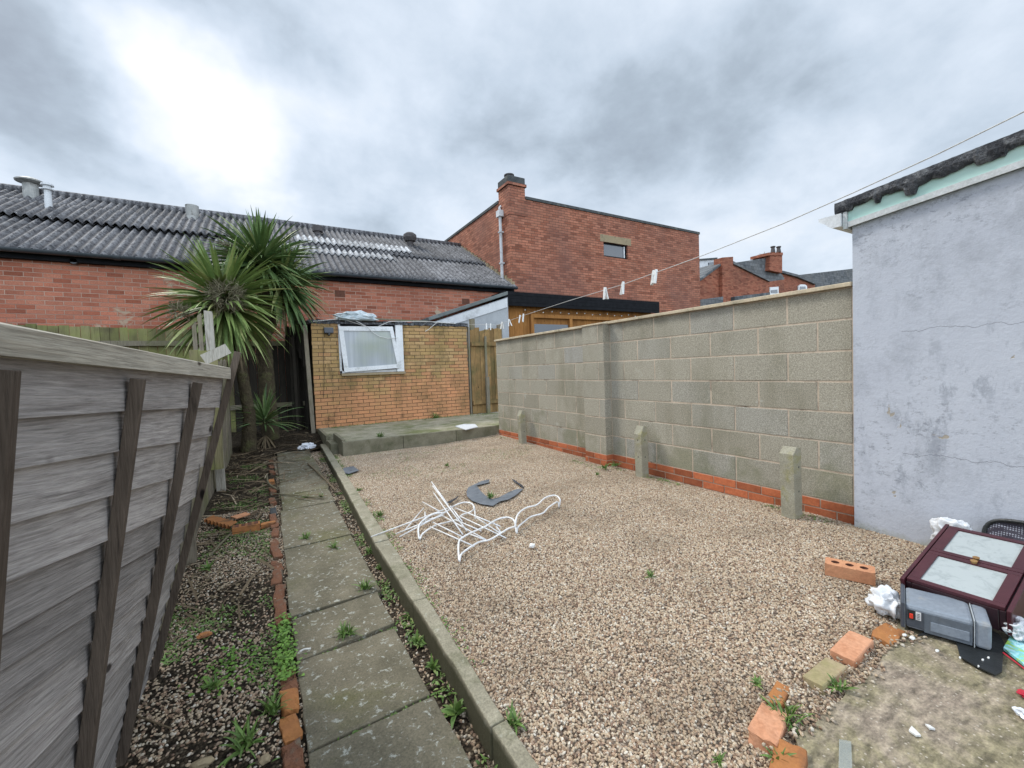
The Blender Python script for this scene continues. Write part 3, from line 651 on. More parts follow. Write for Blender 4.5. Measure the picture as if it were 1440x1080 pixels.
# ---------------------------------------------------------------- brick shed
sh = empty('brick_shed', (2.4, 9.9, .2), 'low buff brick flat roofed shed with white window behind the patio', 'shed')
SY = 9.0; SX0, SX1 = .862, 4.12; SZ0 = .19
wx0, wx1, wz0, wz1 = 1.345, 2.62, 1.245, 2.24
def shtop(x): return 2.215 + .02 * (SX1 - x) / 3.2
b = MB(); r = 0; z = SZ0
while z < 2.2:
    x = SX0 + .004 + U(-.004, .004); L = .215 if r % 2 == 0 else .10; z1 = z + .063
    while x < SX1 - .01:
        e = min(x + L + U(-.003, .003), SX1 + U(-.006, .006)); L = .215; pieces = [(x, e)]
        if z1 > wz0 and z < wz1: pieces = [(a, c) for a, c in ((x, min(e, wx0 - .003)), (max(x, wx1 + .003), e)) if c - a > .02]
        for a, c in pieces: d = U(-.003, .003); b.bbox(a, c, SY + d, SY + .1, z, z1, j=.0015)
        x = e + .010
    z += .0737; r += 1
b.build('brick_face', M['shed_brick'], sh)
b = MB(); yb0, yb1 = SY + .007, SY + .11
b.box(SX0 + .004, wx0, yb0, yb1, .1, 2.215); b.box(wx1, SX1 - .004, yb0, yb1, .1, 2.215); b.box(wx0, wx1, yb0, yb1, .1, wz0); b.box(wx0, wx1, yb0, yb1, wz1, 2.26)
b.box(SX0 + .004, SX0 + .11, SY + .11, 10.38, .1, 2.2); b.box(SX1 - .11, SX1 - .004, SY + .11, 10.38, .1, 2.2); b.build('wall', M['shed_mortar'], sh)
b = MB(); n = 40
for i in range(n):    # rough layered roof edge: felt, debris
    x0 = SX0 - .06 + (SX1 - SX0 + .08) * i / n; x1 = x0 + (SX1 - SX0 + .08) / n
    h = .035 + .03 * abs(fbm(i * .3, 2, 1, 3)); b.bbox(x0, x1, SY - .03 + U(-.02, .015), SY + .3, 2.222, 2.25 + h, j=.008)
b.box(SX0 - .02, SX1, SY + .3, 10.42, 2.215, 2.27); b.build('roof', M['felt'], sh)
# window
wn = MB(); wo = (wx0 + wx1) / 2
fr = .065
wn.box(wx1 - .15, wx1, SY - .035, SY + .05, wz0, wz1 + .03)            # exposed side jamb
wn.box(wx0, wx1 - .15, SY + .01, SY + .05, wz0, wz0 + .05); wn.box(wx0, wx0 + .045, SY + .01, SY + .05, wz0, wz1)
wo_ = wn.build('window', M['white_pvc'], sh, bevel=.004)
cas = MB()   # casement dropped on its hinge, leaning out of square
cA = [(wx0 - .0, wz1 - .07), (wx1 - .21, wz1 - .055), (wx1 - .08, wz0 + .075), (wx0 + .075, wz0 + .02)]
cI = [(wx0 + .095, wz1 - .155), (wx1 - .27, wz1 - .15), (wx1 - .155, wz0 + .155), (wx0 + .155, wz0 + .105)]
yo = SY - .055
for k in range(4):
    q = (k + 1) % 4; P = [cA[k], cA[q], cI[q], cI[k]]
    cas.prism([(x, yo, z) for x, z in P], (0, .045, 0))
cas.build('frame', M['white_pvc'], wo_)
gl = MB(); gl.prism([(x, yo + .02, z) for x, z in cI], (0, .012, 0)); gl.build('pane', M['glass_net'], wo_)
sl = MB(); sl.box(wx0 + .02, wx1 + .02, SY - .06, SY + .04, wz0 - .05, wz0 - .004); sl.build('sill', M['stone'], wo_)
lt = MB(); hx = MB(); hx.box(wx0 - .02, wx1 - .12, SY - .03, SY + .02, wz1 + .02, wz1 + .05); hx.build('lintel', M['dark_board'], sh)
# side timber & hanging felt
b = MB(); b.bar((SX0 - .055, SY - .02, .12), (SX0 - .11, SY - .05, 2.18), .07, .09, (0, 1, 0)); b.build('corner_post', M['picket'], sh)
b = MB()
for i in range(9):
    x = SX0 - .16 - .03 * i + U(-.01, .01); zz = 2.24 - U(0, .05); L = U(.25, .9)
    b.hexa([(x, SY + .05 + .1 * i, zz - L), (x + .05, SY + .05 + .1 * i, zz - L - .05), (x + .06, SY + .07 + .1 * i, zz - L), (x, SY + .08 + .1 * i, zz - L), (x - .01, SY + .0 + .1 * i, zz), (x + .07, SY + .0 + .1 * i, zz), (x + .07, SY + .09 + .1 * i, zz), (x - .01, SY + .09 + .1 * i, zz)])
b.box(SX0 - .28, SX0 - .04, SY - .08, SY + .9, 2.2, 2.26)
b.build('hanging_felt', M['dark_board'], sh)
# security lamp, tarp, cables, debris on shed
o = empty('wall_lamp', (1.16, SY - .03, 2.08), 'small black floodlight mounted high on the shed wall left of the window', 'lamp')
b = MB(); b.box(1.08, 1.25, SY - .10, SY - .03, 2.03, 2.14); b.build('housing', M['grey_dark'], o, bevel=.012)
b = MB(); b.tube([(1.165, SY - .07, 2.03), (1.165, SY - .085, 1.985)], [.03, .022], 12); b.build('sensor', M['black_pl'], o)
b = MB(); b.box(1.145, 1.185, SY - .03, SY + .0, 2.06, 2.1); b.build('bracket', M['black_pl'], o)
def crumple(name, m, c, sx, sy, sz, seed, label, cat, sub=4, amp=.45, group=None, freq=3.0):
    bm_ = MB(); import bmesh
    bm = bmesh.new(); bmesh.ops.create_icosphere(bm, subdivisions=sub, radius=1)
    for v in bm.verts:
        p = v.co.copy(); d = 1 + amp * mnoise.noise(p * freq * .5 + Vector((seed, 0, 0))) + amp * .6 * (abs(mnoise.noise(p * freq + Vector((0, seed, 0)))) * 2 - .6) + amp * .25 * mnoise.noise(p * freq * 3)
        v.co = Vector((p.x * sx * d, p.y * sy * d, p.z * sz * d))
        if v.co.z < -sz * .5: v.co.z = -sz * .5 + (v.co.z + sz * .5) * .2
    me = bpy.data.meshes.new(name); bm.to_mesh(me); bm.free(); me.materials.append(m); o = bpy.data.objects.new(name, me); o.location = c; col.objects.link(o)
    me.polygons.foreach_set('use_smooth', [sub >= 5] * len(me.polygons))
    return tag(o, label, cat, group)
crumple('tarpaulin', M['tarp'], (1.70, SY + .02, 2.36), .43, .16, .12, 3.1, 'rolled blue grey plastic sheet lying on the shed roof edge above the window', 'sheet', 4, .35)
b = MB(); P = []
for x, y in ((440, 452), (480, 448), (505, 456), (523, 462), (530, 460), (548, 452), (600, 452), (640, 455)): P.append(PY(x, y, SY - .05))
b.tube(P, .007, 6); P = [PY(x, y, SY - .09) for x, y in ((500, 451), (515, 459), (525, 468), (533, 473), (545, 476), (560, 475))]; b.tube(P, .007, 6)
P = [PY(x, y, SY - .06) for x, y in ((615, 453), (610, 457), (603, 463), (598, 466))]; b.tube(P, .007, 6)
tag(b.build('loose_cable', M['rope']), 'thin loose cable draped along the top of the shed and across its window', 'cable')
b = MB(); b.tube([PY(x, y, SY - .02) for x, y in ((454, 475), (455, 500), (456, 530), (455, 560))], .004, 5); tag(b.build('lamp_cable', M['cable']), 'thin dark cable running down the shed wall below the floodlight', 'cable')
b = MB(); b.bar((1.9, SY + .12, 2.36), (3.25, SY + .15, 2.33), .05, .03); tag(b.build('timber_strip', M['picket']), 'thin timber strip lying along the shed roof right of the plastic sheet', 'timber')
# gate / timber screen between shed and block wall
gt = empty('timber_gate', (4.5, 9.0, .2), 'brown stained vertical board gate with ragged top between shed and block wall', 'gate')
b = MB(); x = 4.20
while x < 5.0:
    w = U(.10, .13); h = 2.16 + U(-.05, .06); dy = U(-.015, .015)
    b.hexa([(x, 9.0 + dy, .2), (x + w, 9.0 + dy, .2), (x + w, 9.02 + dy, .2), (x, 9.02 + dy, .2), (x, 9.0 + dy, h), (x + w, 9.0 + dy, h - U(-.04, .04)), (x + w, 9.02 + dy, h), (x, 9.02 + dy, h)]); x += w + .004
b.build('boards', M['gate_board'], gt)
for z_ in (1.78, .42): b = MB(); b.box(4.2, 5.0, 8.955, 8.985, z_, z_ + .09); b.build('rail', M['gate_board'], gt)
b = MB(); b.box(4.52, 4.60, 8.89, 8.955, .2, 1.05); b.box(4.53, 4.58, 8.92, 8.955, 1.06, 2.0); b.build('post', M['picket'], gt)
b = MB(); b.box(4.135, 4.16, 8.97, 9.03, .2, 2.22); b.build('frame_strip', M['picket'], gt)
b = MB(); b.box(4.98, 5.08, 9.05, 9.15, .1, 2.30); b.box(4.28, 4.38, 9.10, 9.2, .1, 2.42)
tag(b.build('fence_posts', M['picket']), 'square timber posts showing above the brown gate', 'posts')
# ---------------------------------------------------------------- warehouse
WY = 10.5; wh = empty('warehouse', (0, 12.5, 0), 'long red brick warehouse with grey corrugated roof behind the shed', 'building')
b = MB(); b.box(-16, 6.28, WY, WY + .3, -.3, 3.48); b.build('brick_wall', M['wh_brick'], wh)
b = MB(); b.box(-16, 6.28, WY + .31, WY + 8.4, -.3, 3.40); b.build('inner_walls', M['wh_brick'], wh)
K = .555
def roofz(y): return 3.56 + K * (y - 10.38)
def corr(mb, x0, x1, y0, y1, off, per=.146, amp=.034, sheet=1.05, mi=0, jit=.008):
    x = x0
    while x < x1 - .01:
        xe = min(x + sheet, x1); nn = max(2, int((xe - x) / per * 8)); ny = 5; oz = off + U(0, jit); vs = []; ys = U(-.015, .015)
        for j in range(ny + 1):
            y = y0 + ys + (y1 - y0) * j / ny
            for i in range(nn + 1):
                xx = x + (xe - x) * i / nn; vs.append((xx, y, roofz(y) + oz + amp * math.cos(2 * PI * xx / per)))
        k = len(vs); vs += [(a, b_, c - .012) for a, b_, c in vs]
        fs = [];
        for j in range(ny):
            for i in range(nn): a = j * (nn + 1) + i; fs.append((a, a + 1, a + nn + 2, a + nn + 1))
        for i in range(nn): fs.append((i, i + k, i + 1 + k, i + 1))
        mb.add(vs, fs, mi); x = xe
b = MB()
corr(b, -16, 6.28, 10.26, 12.25, 0)
corr(b, -16, 6.28, 12.02, 14.02, .05)
corr(b, -16, .4, 11.95, 13.0, .10, mi=0)
b.build('roof_sheets', M['corr'], wh, smooth=True)
b = MB(); corr(b, .9, 4.0, 12.25, 12.75, .10); corr(b, .5, 3.3, 11.6, 12.0, .04); b.build('pale_roof_sheet', M['corr_light'], wh, smooth=True)
b = MB(); corr(b, -16, 6.28, 14.02, 14.2, .02, sheet=30)
zr = roofz(14.05)
b.tube([(-16, 14.05, zr + .03), (-4, 14.05, zr + .05), (6.28, 14.05, zr + .03)], .11, 12); b.prism([(-16, 14.1, zr), (6.28, 14.1, zr), (6.28, 18, zr - 2.1), (-16, 18, zr - 2.1)], (0, 0, -.05)); b.build('ridge', M['corr'], wh, smooth=True)
b = MB(); n = 14; prof = []
for k in range(n + 1): t = PI + PI * k / n; prof.append((.065 * math.cos(t), .065 * math.sin(t)))
for k in range(n + 1): t = 2 * PI - PI * k / n; prof.append((.055 * math.cos(t), .055 * math.sin(t)))
b.prism([(-16, 10.29 + a, 3.50 + c) for a, c in prof], (22.3, 0, 0))
for x in [-15 + 1.83 * i for i in range(12)]: b.prism([(x, 10.29 + a * 1.12, 3.50 + c * 1.12 - .002) for a, c in prof], (.09, 0, 0))
b.build('gutter', M['gutter_dark'], wh, smooth=False)
b = MB(); b.box(-16, 6.28, 10.40, WY - .002, 3.36, 3.50); b.build('fascia', M['black_board'], wh)
for (x, y) in ((478, 413), (655, 424)): p = PY(x, y, WY); b = MB(); b.box(p.x - .11, p.x + .11, WY - .004, WY, p.z - .075, p.z + .075); b.build('air_brick', M['hole_dark'], wh)
b = MB(); p = PY(106, 369, WY); b.tube([(p.x, WY - .1, p.z), (p.x, WY, p.z)], .05, 10); b.build('pipe_stub', M['gutter_dark'], wh)
# roof cowls
def RPt(x, y):
    r_ = ray(x, y); t = (roofz(0) - H) / (r_.z - K * r_.y); return CAM + r_ * t
def cowl(px, py, prof, m, label, q1=1.0, q2=1.0):
    p = RPt(px, py); b = MB(); b.lathe((p.x, p.y, p.z - .05), [(r_ * q1, z_ * q2) for r_, z_ in prof], 20); o = b.build('roof_vent', m, wh, smooth=False); o['label'] = label
cowl(44, 279, [(.20, 0), (.19, .42), (.36, .47), (.37, .50), (.22, .56), (.02, .58)], M['zinc'], 'squat metal cowl with wide flat cap', .66, .85)
cowl(69, 298, [(.10, 0), (.075, .1), (.07, .62), (.12, .63), (.12, .66), (.08, .67), (.08, .73), (.13, .74), (.12, .78), (.02, .79)], M['white_clad'], 'slim white flue pipe with cap', .8, .8)
cowl(271, 308, [(.15, 0), (.13, .1), (.145, .38), (.02, .39)], M['zinc'], 'plain grey tapered vent')
cowl(447, 331, [(.10, 0), (.10, .14), (.14, .15), (.14, .30), (.02, .31)], M['dark_clay'], 'small dark square vent')
p = RPt(577, 347); b = MB(); b.lathe((p.x, p.y, p.z - .05), [(.1, 0), (.1, .2), (.16, .22), (.21, .32), (.20, .42), (.12, .48), (.02, .5)], 14); o = b.build('roof_vent', M['dark_clay'], wh); o['label'] = 'dark round turbine vent at the ridge end'
# ---------------------------------------------------------------- tall brick building
tb = empty('tall_brick_building', (10.5, 13.5, 0), 'tall flat roofed dark red brick building with corner chimney', 'building')
FX0, FX1, FZ = 6.30, 14.73, 6.12; TY = 10.56
w0, w1 = PY(850, 337, TY), PY(885, 362, TY); ax0, ax1, az0, az1 = 9.84, 10.93, 4.80, 5.27
b = MB(); b.box(FX0, ax0, TY, TY + .3, -.3, FZ); b.box(ax1, FX1, TY, TY + .3, -.3, FZ); b.box(ax0, ax1, TY, TY + .3, -.3, az0); b.box(ax0, ax1, TY, TY + .3, az1, FZ)
b.box(FX0, FX0 + .3, TY + .3, 17.2, -.3, FZ); b.box(FX1 - .3, FX1, TY + .3, 17.2, -.3, FZ); b.box(FX0 + .3, FX1 - .3, 16.9, 17.2, -.3, FZ); b.build('brick_walls', M['red_brick'], tb)
b = MB(); b.box(FX0 + .3, FX1 - .3, TY + .3, 16.9, FZ - .4, FZ - .25); b.build('flat_roof', M['felt'], tb)
b = MB(); b.box(6.85, FX1 + .03, TY - .03, TY + .33, FZ + .001, FZ + .09); b.box(FX0 - .03, FX0 + .33, TY + .60, 17.23, FZ + .001, FZ + .09); b.build('coping', M['coping_dark'], tb, bevel=.01)
ch = MB(); ch.box(FX0 - .01, 6.84, TY - .012, TY + .58, FZ - .5, FZ + .33); ch.box(FX0 - .05, 6.88, TY - .05, TY + .62, FZ + .33, FZ + .41); chm = ch.build('chimney', M['red_brick'], tb)
b = MB(); b.box(FX0 - .02, 6.85, TY - .02, TY + .59, FZ + .41, FZ + .60); b.build('cap', M['coping_dark'], chm, bevel=.015)
b = MB(); b.lathe((6.5, TY + .28, FZ + .60), [(.15, 0), (.13, .1), (.15, .11), (.15, .14), (.02, .15)], 16); b.build('chimney_pot', M['dark_clay'], chm)
b = MB(); b.box(ax0 + .0, ax1 - .0, TY + .07, TY + .11, az0, az0 + .05); b.box(ax0, ax1, TY + .07, TY + .11, az1 - .05, az1); b.box(ax0, ax0 + .04, TY + .07, TY + .11, az0 + .05, az1 - .05); b.box(ax1 - .05, ax1, TY + .07, TY + .11, az0 + .05, az1 - .05)
wf = b.build('window', M['black_board'], tb)
b = MB(); b.box(ax0 + .04, ax1 - .05, TY + .085, TY + .1, az0 + .05, az1 - .05); b.build('pane', M['glass_sky'], wf)
b = MB(); b.box(ax1 - .13, ax1 - .09, TY + .06, TY + .084, az0 + .05, az1 - .05); b.build('mullion', M['white_pvc'], wf)
b = MB(); b.box(ax0 - .14, ax1 + .16, TY - .004, TY + .02, az1, az1 + .23); b.build('lintel', M['stone'], tb)
dp = MB(); dy = TY + .42; dp.tube([(FX0 - .07, dy, 3.7), (FX0 - .07, dy, 5.66)], .045, 12); dp.box(FX0 - .15, FX0 - .005, dy - .1, dy + .1, 5.66, 5.84)
dp.tube([(FX0 - .07, dy, 5.84), (FX0 - .07, dy + .02, 5.93), (FX0 - .0, dy + .05, 6.0)], .035, 8)
for z in (4.3, 5.2): dp.box(FX0 - .13, FX0 - .001, dy - .055, dy + .055, z, z + .04)
dp.build('drainpipe', M['white_clad'], tb)
b = MB()
for i in range(26):   # mortared step flashing up the roof line
    y = 10.4 + i * .135; b.bbox(FX0 - .05, FX0 - .001, y, y + .1, roofz(y) + .02, roofz(y) + .11 + (i % 2) * .03, j=.01)
b.build('flashing', M['stone'], tb)
# ---------------------------------------------------------------- black canopy lean-to behind wall
lt = empty('garden_room', (8.3, 9.7, 0), 'neighbouring timber garden room with deep black roof fascia above the block wall', 'building')
b = MB(); cx0, cx1 = 5.585, 11.53
zf0, zf1 = 2.90, 3.27
for i in range(4): z = zf0 + i * .0935; b.box(cx0, cx1, 9.8 - .004 * (i % 2), 9.84, z, z + .09)
b.box(cx0 + .0, cx0 + .12, 9.80, 9.90, .0, 2.897); b.build('roof_fascia', M['black_board'], lt)
b = MB(); b.box(cx0, cx1, 9.845, 10.5, 3.0, 3.26); b.build('roof_deck', M['black_board'], lt)
b = MB(); x = cx0 + .14
while x < 11.3: b.box(x, x + .14, 10.02, 10.05, .0, 2.99); x += .145
b.build('timber_cladding', M['orange_board'], lt)
b = MB(); b.box(6.60, 10.9, 9.93, 10.015, 2.62, 2.72); b.box(6.5, 6.6, 9.93, 10.015, .0, 2.72); b.box(7.85, 7.95, 9.93, 10.015, 0, 2.62); wf = b.build('door_frame', M['orange_board'], lt)
b = MB(); b.box(6.62, 7.83, 9.98, 10.0, .1, 2.45); b.build('pane', M['glass_sky'], wf)
b = MB()
pts = [(6.3 + i * .1, 9.9, 2.83 - .05 * abs(math.sin(i * .32))) for i in range(46)]
b.tube(pts, .004, 5); 
for i, p in enumerate(pts):
    if i % 3 == 0: b.lathe((p[0], p[1], p[2] - .035), [(.004, 0), (.018, .012), (.018, .024), (.004, .036)], 8, 1)
tag(b.build('string_lights', [M['cable'], M['peg']]), 'string of tiny unlit white bulbs under the black roof fascia', 'lights')
nr = empty('neighbour_outhouse', (4.8, 9.7, 0), 'low white boarded outhouse with sloping grey roof edge left of the black fascia', 'outhouse')
b = MB(); b.prism([(3.3, 9.62, 2.30), (5.60, 9.62, 3.08), (5.60, 9.62, 0), (3.3, 9.62, 0)], (0, .8, 0)); b.build('wall', M['grey_clad'], nr)
b = MB(); b.prism([(3.3, 9.60, 2.28), (5.57, 9.60, 3.05), (5.57, 9.60, 2.82), (3.3, 9.60, 2.10)], (0, .02, 0)); b.build('white_board', M['white_clad'], nr)
b = MB(); b.prism([(3.42, 9.55, 2.40), (5.57, 9.55, 3.13), (5.57, 9.55, 3.22), (3.42, 9.55, 2.49)], (0, .9, 0)); b.build('roof_edge', M['roof_trim'], nr, bevel=.01)
# ---------------------------------------------------------------- far houses
def PYs(pts, Y): return [PY(x, y, Y) for x, y in pts]
hs = empty('brick_house', (22, 16, 0), 'red brick gable end house with projecting chimney breast beyond the block wall', 'house')
b = MB(); P = PYs([(975, 440), (975, 396), (988, 392), (1016, 371), (1032, 370), (1082, 394), (1082, 440)], 14); b.prism(P, (0, 7, 0)); b.build('wall', M['far_brick'], hs)
b = MB(); P = PYs([(1016, 440), (1016, 362), (1031, 361), (1031, 440)], 13.8); b.prism(P, (0, .5, 0)); b.build('chimney_breast', M['far_brick'], hs)
b = MB(); P = PYs([(1029, 366), (1083, 393), (1083, 396), (1031, 370.5)], 13.9); b.prism(P, (0, 7.2, 0)); P = PYs([(985, 391), (1017, 368), (1017, 371), (985, 395)], 13.9); b.prism(P, (0, 7.2, 0)); b.build('roof', M['slate'], hs)
b = MB(); P = PYs([(986, 421), (1017, 417), (1017, 430), (986, 430)], 13.6); b.prism(P, (0, .15, 0)); b.build('lower_roof', M['slate'], hs)
b = MB(); P = PYs([(1033, 417), (1083, 411), (1083, 420), (1033, 424)], 13.6); b.prism(P, (0, .3, 0)); b.build('lean_to_roof', M['slate'], hs)
hs = empty('slate_roofed_house', (26, 18, 0), 'brick house with big slate roof slope and twin pot chimney stack', 'house')
b = MB(); P = PYs([(1036, 369), (1082, 362), (1103, 391), (1103, 394), (1083, 397)], 17); b.prism(P, (0, 3, 0)); b.build('roof', M['slate'], hs)
b = MB(); P = PYs([(1082, 440), (1082, 396), (1103, 393), (1103, 440)], 16.9); b.prism(P, (0, 3, 0)); b.build('wall', M['far_brick'], hs)
b = MB(); P = PYs([(1082, 380), (1083, 359), (1100, 359), (1100, 384)], 16.7); b.prism(P, (0, 1.2, 0)); P = PYs([(1081, 359), (1081, 355), (1101, 355), (1101, 359)], 16.65); b.prism(P, (0, 1.3, 0)); c_ = b.build('chimney', M['far_brick'], hs)
for x in (1087, 1095):
    p = PY(x, 355, 16.9); b = MB(); b.lathe(p, [(.16, 0), (.14, .12), (.11, .3), (.16, .36), (.16, .42), (.1, .44)], 12); b.build('chimney_pot', M['dark_clay'], c_)
b = MB(); P = PYs([(1083, 404), (1095, 403), (1095, 416), (1083, 416)], 16.8); b.prism(P, (0, .08, 0)); w_ = b.build('window', M['white_pvc'], hs)
b = MB(); P = PYs([(1084.5, 408), (1093.5, 407), (1093.5, 412), (1084.5, 412)], 16.78); b.prism(P, (0, .015, 0)); b.build('pane', M['glass_sky'], w_)
hs = empty('end_gable_house', (30, 19, 0), 'farther red brick gable house with small white arched window', 'house')
b = MB(); P = PYs([(1100, 440), (1100, 381), (1122, 387), (1146, 398), (1146, 440)], 18.5); b.prism(P, (0, 4, 0)); b.build('wall', M['far_brick'], hs)
b = MB(); P = PYs([(1123, 408), (1123, 402), (1126, 400), (1132, 400), (1135, 402), (1135, 412)], 18.4); b.prism(P, (0, .08, 0)); w_ = b.build('window', M['white_pvc'], hs)
b = MB(); P = PYs([(1125, 408), (1125, 403), (1133, 403), (1133, 408)], 18.38); b.prism(P, (0, .015, 0)); b.build('pane', M['glass_sky'], w_)
b = MB(); P = PYs([(1099, 380), (1122, 386), (1148, 398), (1148, 400), (1121, 389), (1099, 383)], 18.3); b.prism(P, (0, 4.3, 0)); b.build('roof_verge', M['slate'], hs)
hs = empty('terrace_house', (36, 22, 0), 'distant terrace with long slate roof touching the outbuilding wall', 'house')
b = MB(); P = PYs([(1120, 387), (1215, 376), (1215, 402), (1140, 404)], 21); b.prism(P, (0, 1.5, 0)); b.build('roof', M['slate'], hs)
b = MB(); P = PYs([(1120, 440), (1120, 400), (1215, 398), (1215, 440)], 21.3); b.prism(P, (0, 1.2, 0)); b.build('wall', M['far_brick'], hs)
hs = empty('white_dormer_house', (22, 18, 0), 'white boxed dormer with flat dark roof at the edge of the tall brick building', 'house')
b = MB(); P = PYs([(984, 440), (984, 366), (1008, 364), (1008, 440)], 16); b.prism(P, (0, 2, 0)); b.build('wall', M['white_clad'], hs)
b = MB(); P = PYs([(983, 366), (983, 364), (1009, 362), (1009, 364)], 15.9); b.prism(P, (0, 2.2, 0)); b.build('flat_roof', M['coping_dark'], hs)
b = MB(); P = PYs([(996, 382), (997, 369), (1007, 368), (1007, 380)], 15.95); b.prism(P, (0, .04, 0)); b.build('window', M['glass_sky'], hs)
p0, p1 = PY(1075, 364, 17.5), PY(1075, 354, 17.5); b = MB(); b.tube([p0, p1], .02, 5); q0, q1 = PY(1068, 357, 17.5), PY(1080, 359, 17.5); b.tube([q0, q1], .015, 5)
for t in (.2, .5, .8): c = q0.lerp(q1, t); b.tube([c + Vector((0, -.25, 0)), c + Vector((0, .25, 0))], .01, 4)
tag(b.build('roof_aerial', M['zinc']), 'thin television aerial on the distant slate roof', 'aerial')
# ---------------------------------------------------------------- back fence (mossy) behind palm, dark passage
bf = empty('back_fence', (-2, 10.0, 0), 'mossy green close board fence along the far end in front of the warehouse', 'fence')
b = MB(); b2 = MB(); x = -8
while x < .80:
    w = U(.115, .135); h = 2.19 + .03 * math.sin(x * 1.3) + U(-.015, .015)
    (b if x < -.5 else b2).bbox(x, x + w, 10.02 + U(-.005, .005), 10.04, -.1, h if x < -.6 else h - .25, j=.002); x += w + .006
b.build('boards', M['moss_board'], bf); b2.build('shade_toned_boards', M['dark_board'], bf)  # same fence behind the palm, its shade painted as darker boards
for x_, z_ in ((-2.4, 1.86), (-8, .6)): b = MB(); b.box(x_, .78, 9.96, 10.015, z_, z_ + .09); b.build('rail', M['picket'], bf)
for x in (-6.2, -4.1): b = MB(); b.box(x, x + .09, 9.86, 9.955, -.1, 2.2); b.build('post', M['picket'], bf)
b = MB()
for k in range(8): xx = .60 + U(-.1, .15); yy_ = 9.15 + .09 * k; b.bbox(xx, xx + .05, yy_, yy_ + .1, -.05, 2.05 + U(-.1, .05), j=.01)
tag(b.build('passage_boards', M['dark_board']), 'upright boards toned dark for shade in the passage left of the shed', 'boards')
# ---------------------------------------------------------------- boundary fence left, beyond the leaning panel
bd = empty('picket_fence', (-.55, 5.5, 0), 'old weathered close board boundary fence behind the leaning panel', 'fence')
b = MB(); y = 2.55
while y < 8.6:
    w = U(.095, .12); lean = U(-.015, .035) + .03 * math.sin(y * 1.1); h = 1.30 + .035 * math.sin(y * 2) + U(-.04, .05) + (.14 * max(0, (y - 5) / 3))
    xx = -.53 + .03 * math.sin(y * .9)
    b.hexa([(xx, y, -.12), (xx + .018, y, -.12), (xx + .018, y + w, -.12), (xx, y + w, -.12), (xx + lean, y, h), (xx + .018 + lean, y, h), (xx + .018 + lean, y + w, h + U(-.03, .03)), (xx + lean, y + w, h)]); y += w + U(.004, .03)
b.build('boards', M['picket'], bd)
for y, h in ((3.75, 1.3), (6.55, 1.45), (8.2, 1.5)): b = MB(); b.box(-.545, -.465, y, y + .08, -.1, h); b.build('post', M['picket'], bd)
for z_ in (.28, 1.02): b = MB(); b.box(-.58, -.545, 2.6, 8.6, z_, z_ + .08); b.build('rail', M['picket'], bd)
pp = PY(297, 437, 6.0); x0 = pp.x - .05; hh = pp.z
b = MB(); b.hexa([(x0, 5.98, -.1), (x0 + .09, 5.98, -.1), (x0 + .09, 6.06, -.1), (x0, 6.06, -.1), (x0 - .02, 5.98, hh), (x0 + .06, 5.98, hh - .01), (x0 + .06, 6.06, hh - .03), (x0 - .02, 6.06, hh)])
tag(b.build('fence_post', M['post_white'], bevel=.004), 'bleached splintered timber post rising above the leaning fence panel', 'post')
b = MB()
for k_, dx in enumerate((-.13, -.075)): b.hexa([(x0 + dx, 6.0, .8), (x0 + dx + .04, 6.0, .8), (x0 + dx + .04, 6.04, .8), (x0 + dx, 6.04, .8), (x0 + dx - .01, 6.0, hh - .18 + .12 * k_), (x0 + dx + .03, 6.0, hh - .12 + .1 * k_), (x0 + dx + .03, 6.04, hh - .15), (x0 + dx - .01, 6.04, hh - .2 + .1 * k_)])
tag(b.build('splintered_slat', M['picket'], bevel=.002), 'pair of splintered slats fixed beside the bleached post', 'slats')
A, B_ = PY(286, 506, 5.4), PY(321, 490, 5.4); b = MB(); b.bar(A, B_, .02, .11, (0, 0, 1)); tag(b.build('loose_plank', M['post_white']), 'short whitish plank resting at a slant behind the top of the leaning panel', 'plank')
A = PY(266, 492, 5.8); b = MB()
for k in range(3): b.bbox(A.x + .085 * k, A.x + .08 + .085 * k, 5.8, 5.82, .2, A.z + U(-.02, .02), j=.003)
tag(b.build('board_offcut', M['moss_board']), 'group of short greenish boards just behind the leaning panel top', 'boards')
# ---------------------------------------------------------------- leaning lap panel
lp = empty('leaning_fence_panel', (-.45, 1.5, -.05), 'weathered grey lap fence panel leaning into the garden on the left', 'fence panel')
BT = [(.42, (-.433, 1.290)), (.946, (-.359, 1.271)), (1.408, (-.291, 1.255)), (1.909, (-.22, 1.238)), (2.39, (-.151, 1.222))]
SV = [[0, .045, .09, .14, .195, .25, .30, .34, .385, .44, .50, .56, .62, .68, .74, .8, .86, .92, 1.0],
      [0, .07, .13, .195, .263, .328, .371, .42, .475, .53, .585, .64, .70, .75, .80, .85, .90, .95, 1.0],
      [0, .074, .149, .23, .313, .383, .439, .495, .555, .615, .665, .715, .765, .81, .855, .895, .93, .965, 1.0],
      [0, .083, .175, .271, .368, .449, .501, .569, .63, .69, .74, .785, .825, .86, .895, .925, .95, .975, 1.0],
      [0, .095, .195, .30, .405, .49, .555, .62, .68, .735, .785, .825, .86, .89, .92, .945, .965, .98, 1.0]]
def pan(k, s, off=0.0):
    y, (xt, zt_) = BT[k]; a = Vector((xt, y, zt_)); c = Vector((-.498, y, -.06)); p = a.lerp(c, s); n = Vector((zt_ + .06, 0, -(xt + .498))).normalized(); return p + n * off
b = MB()
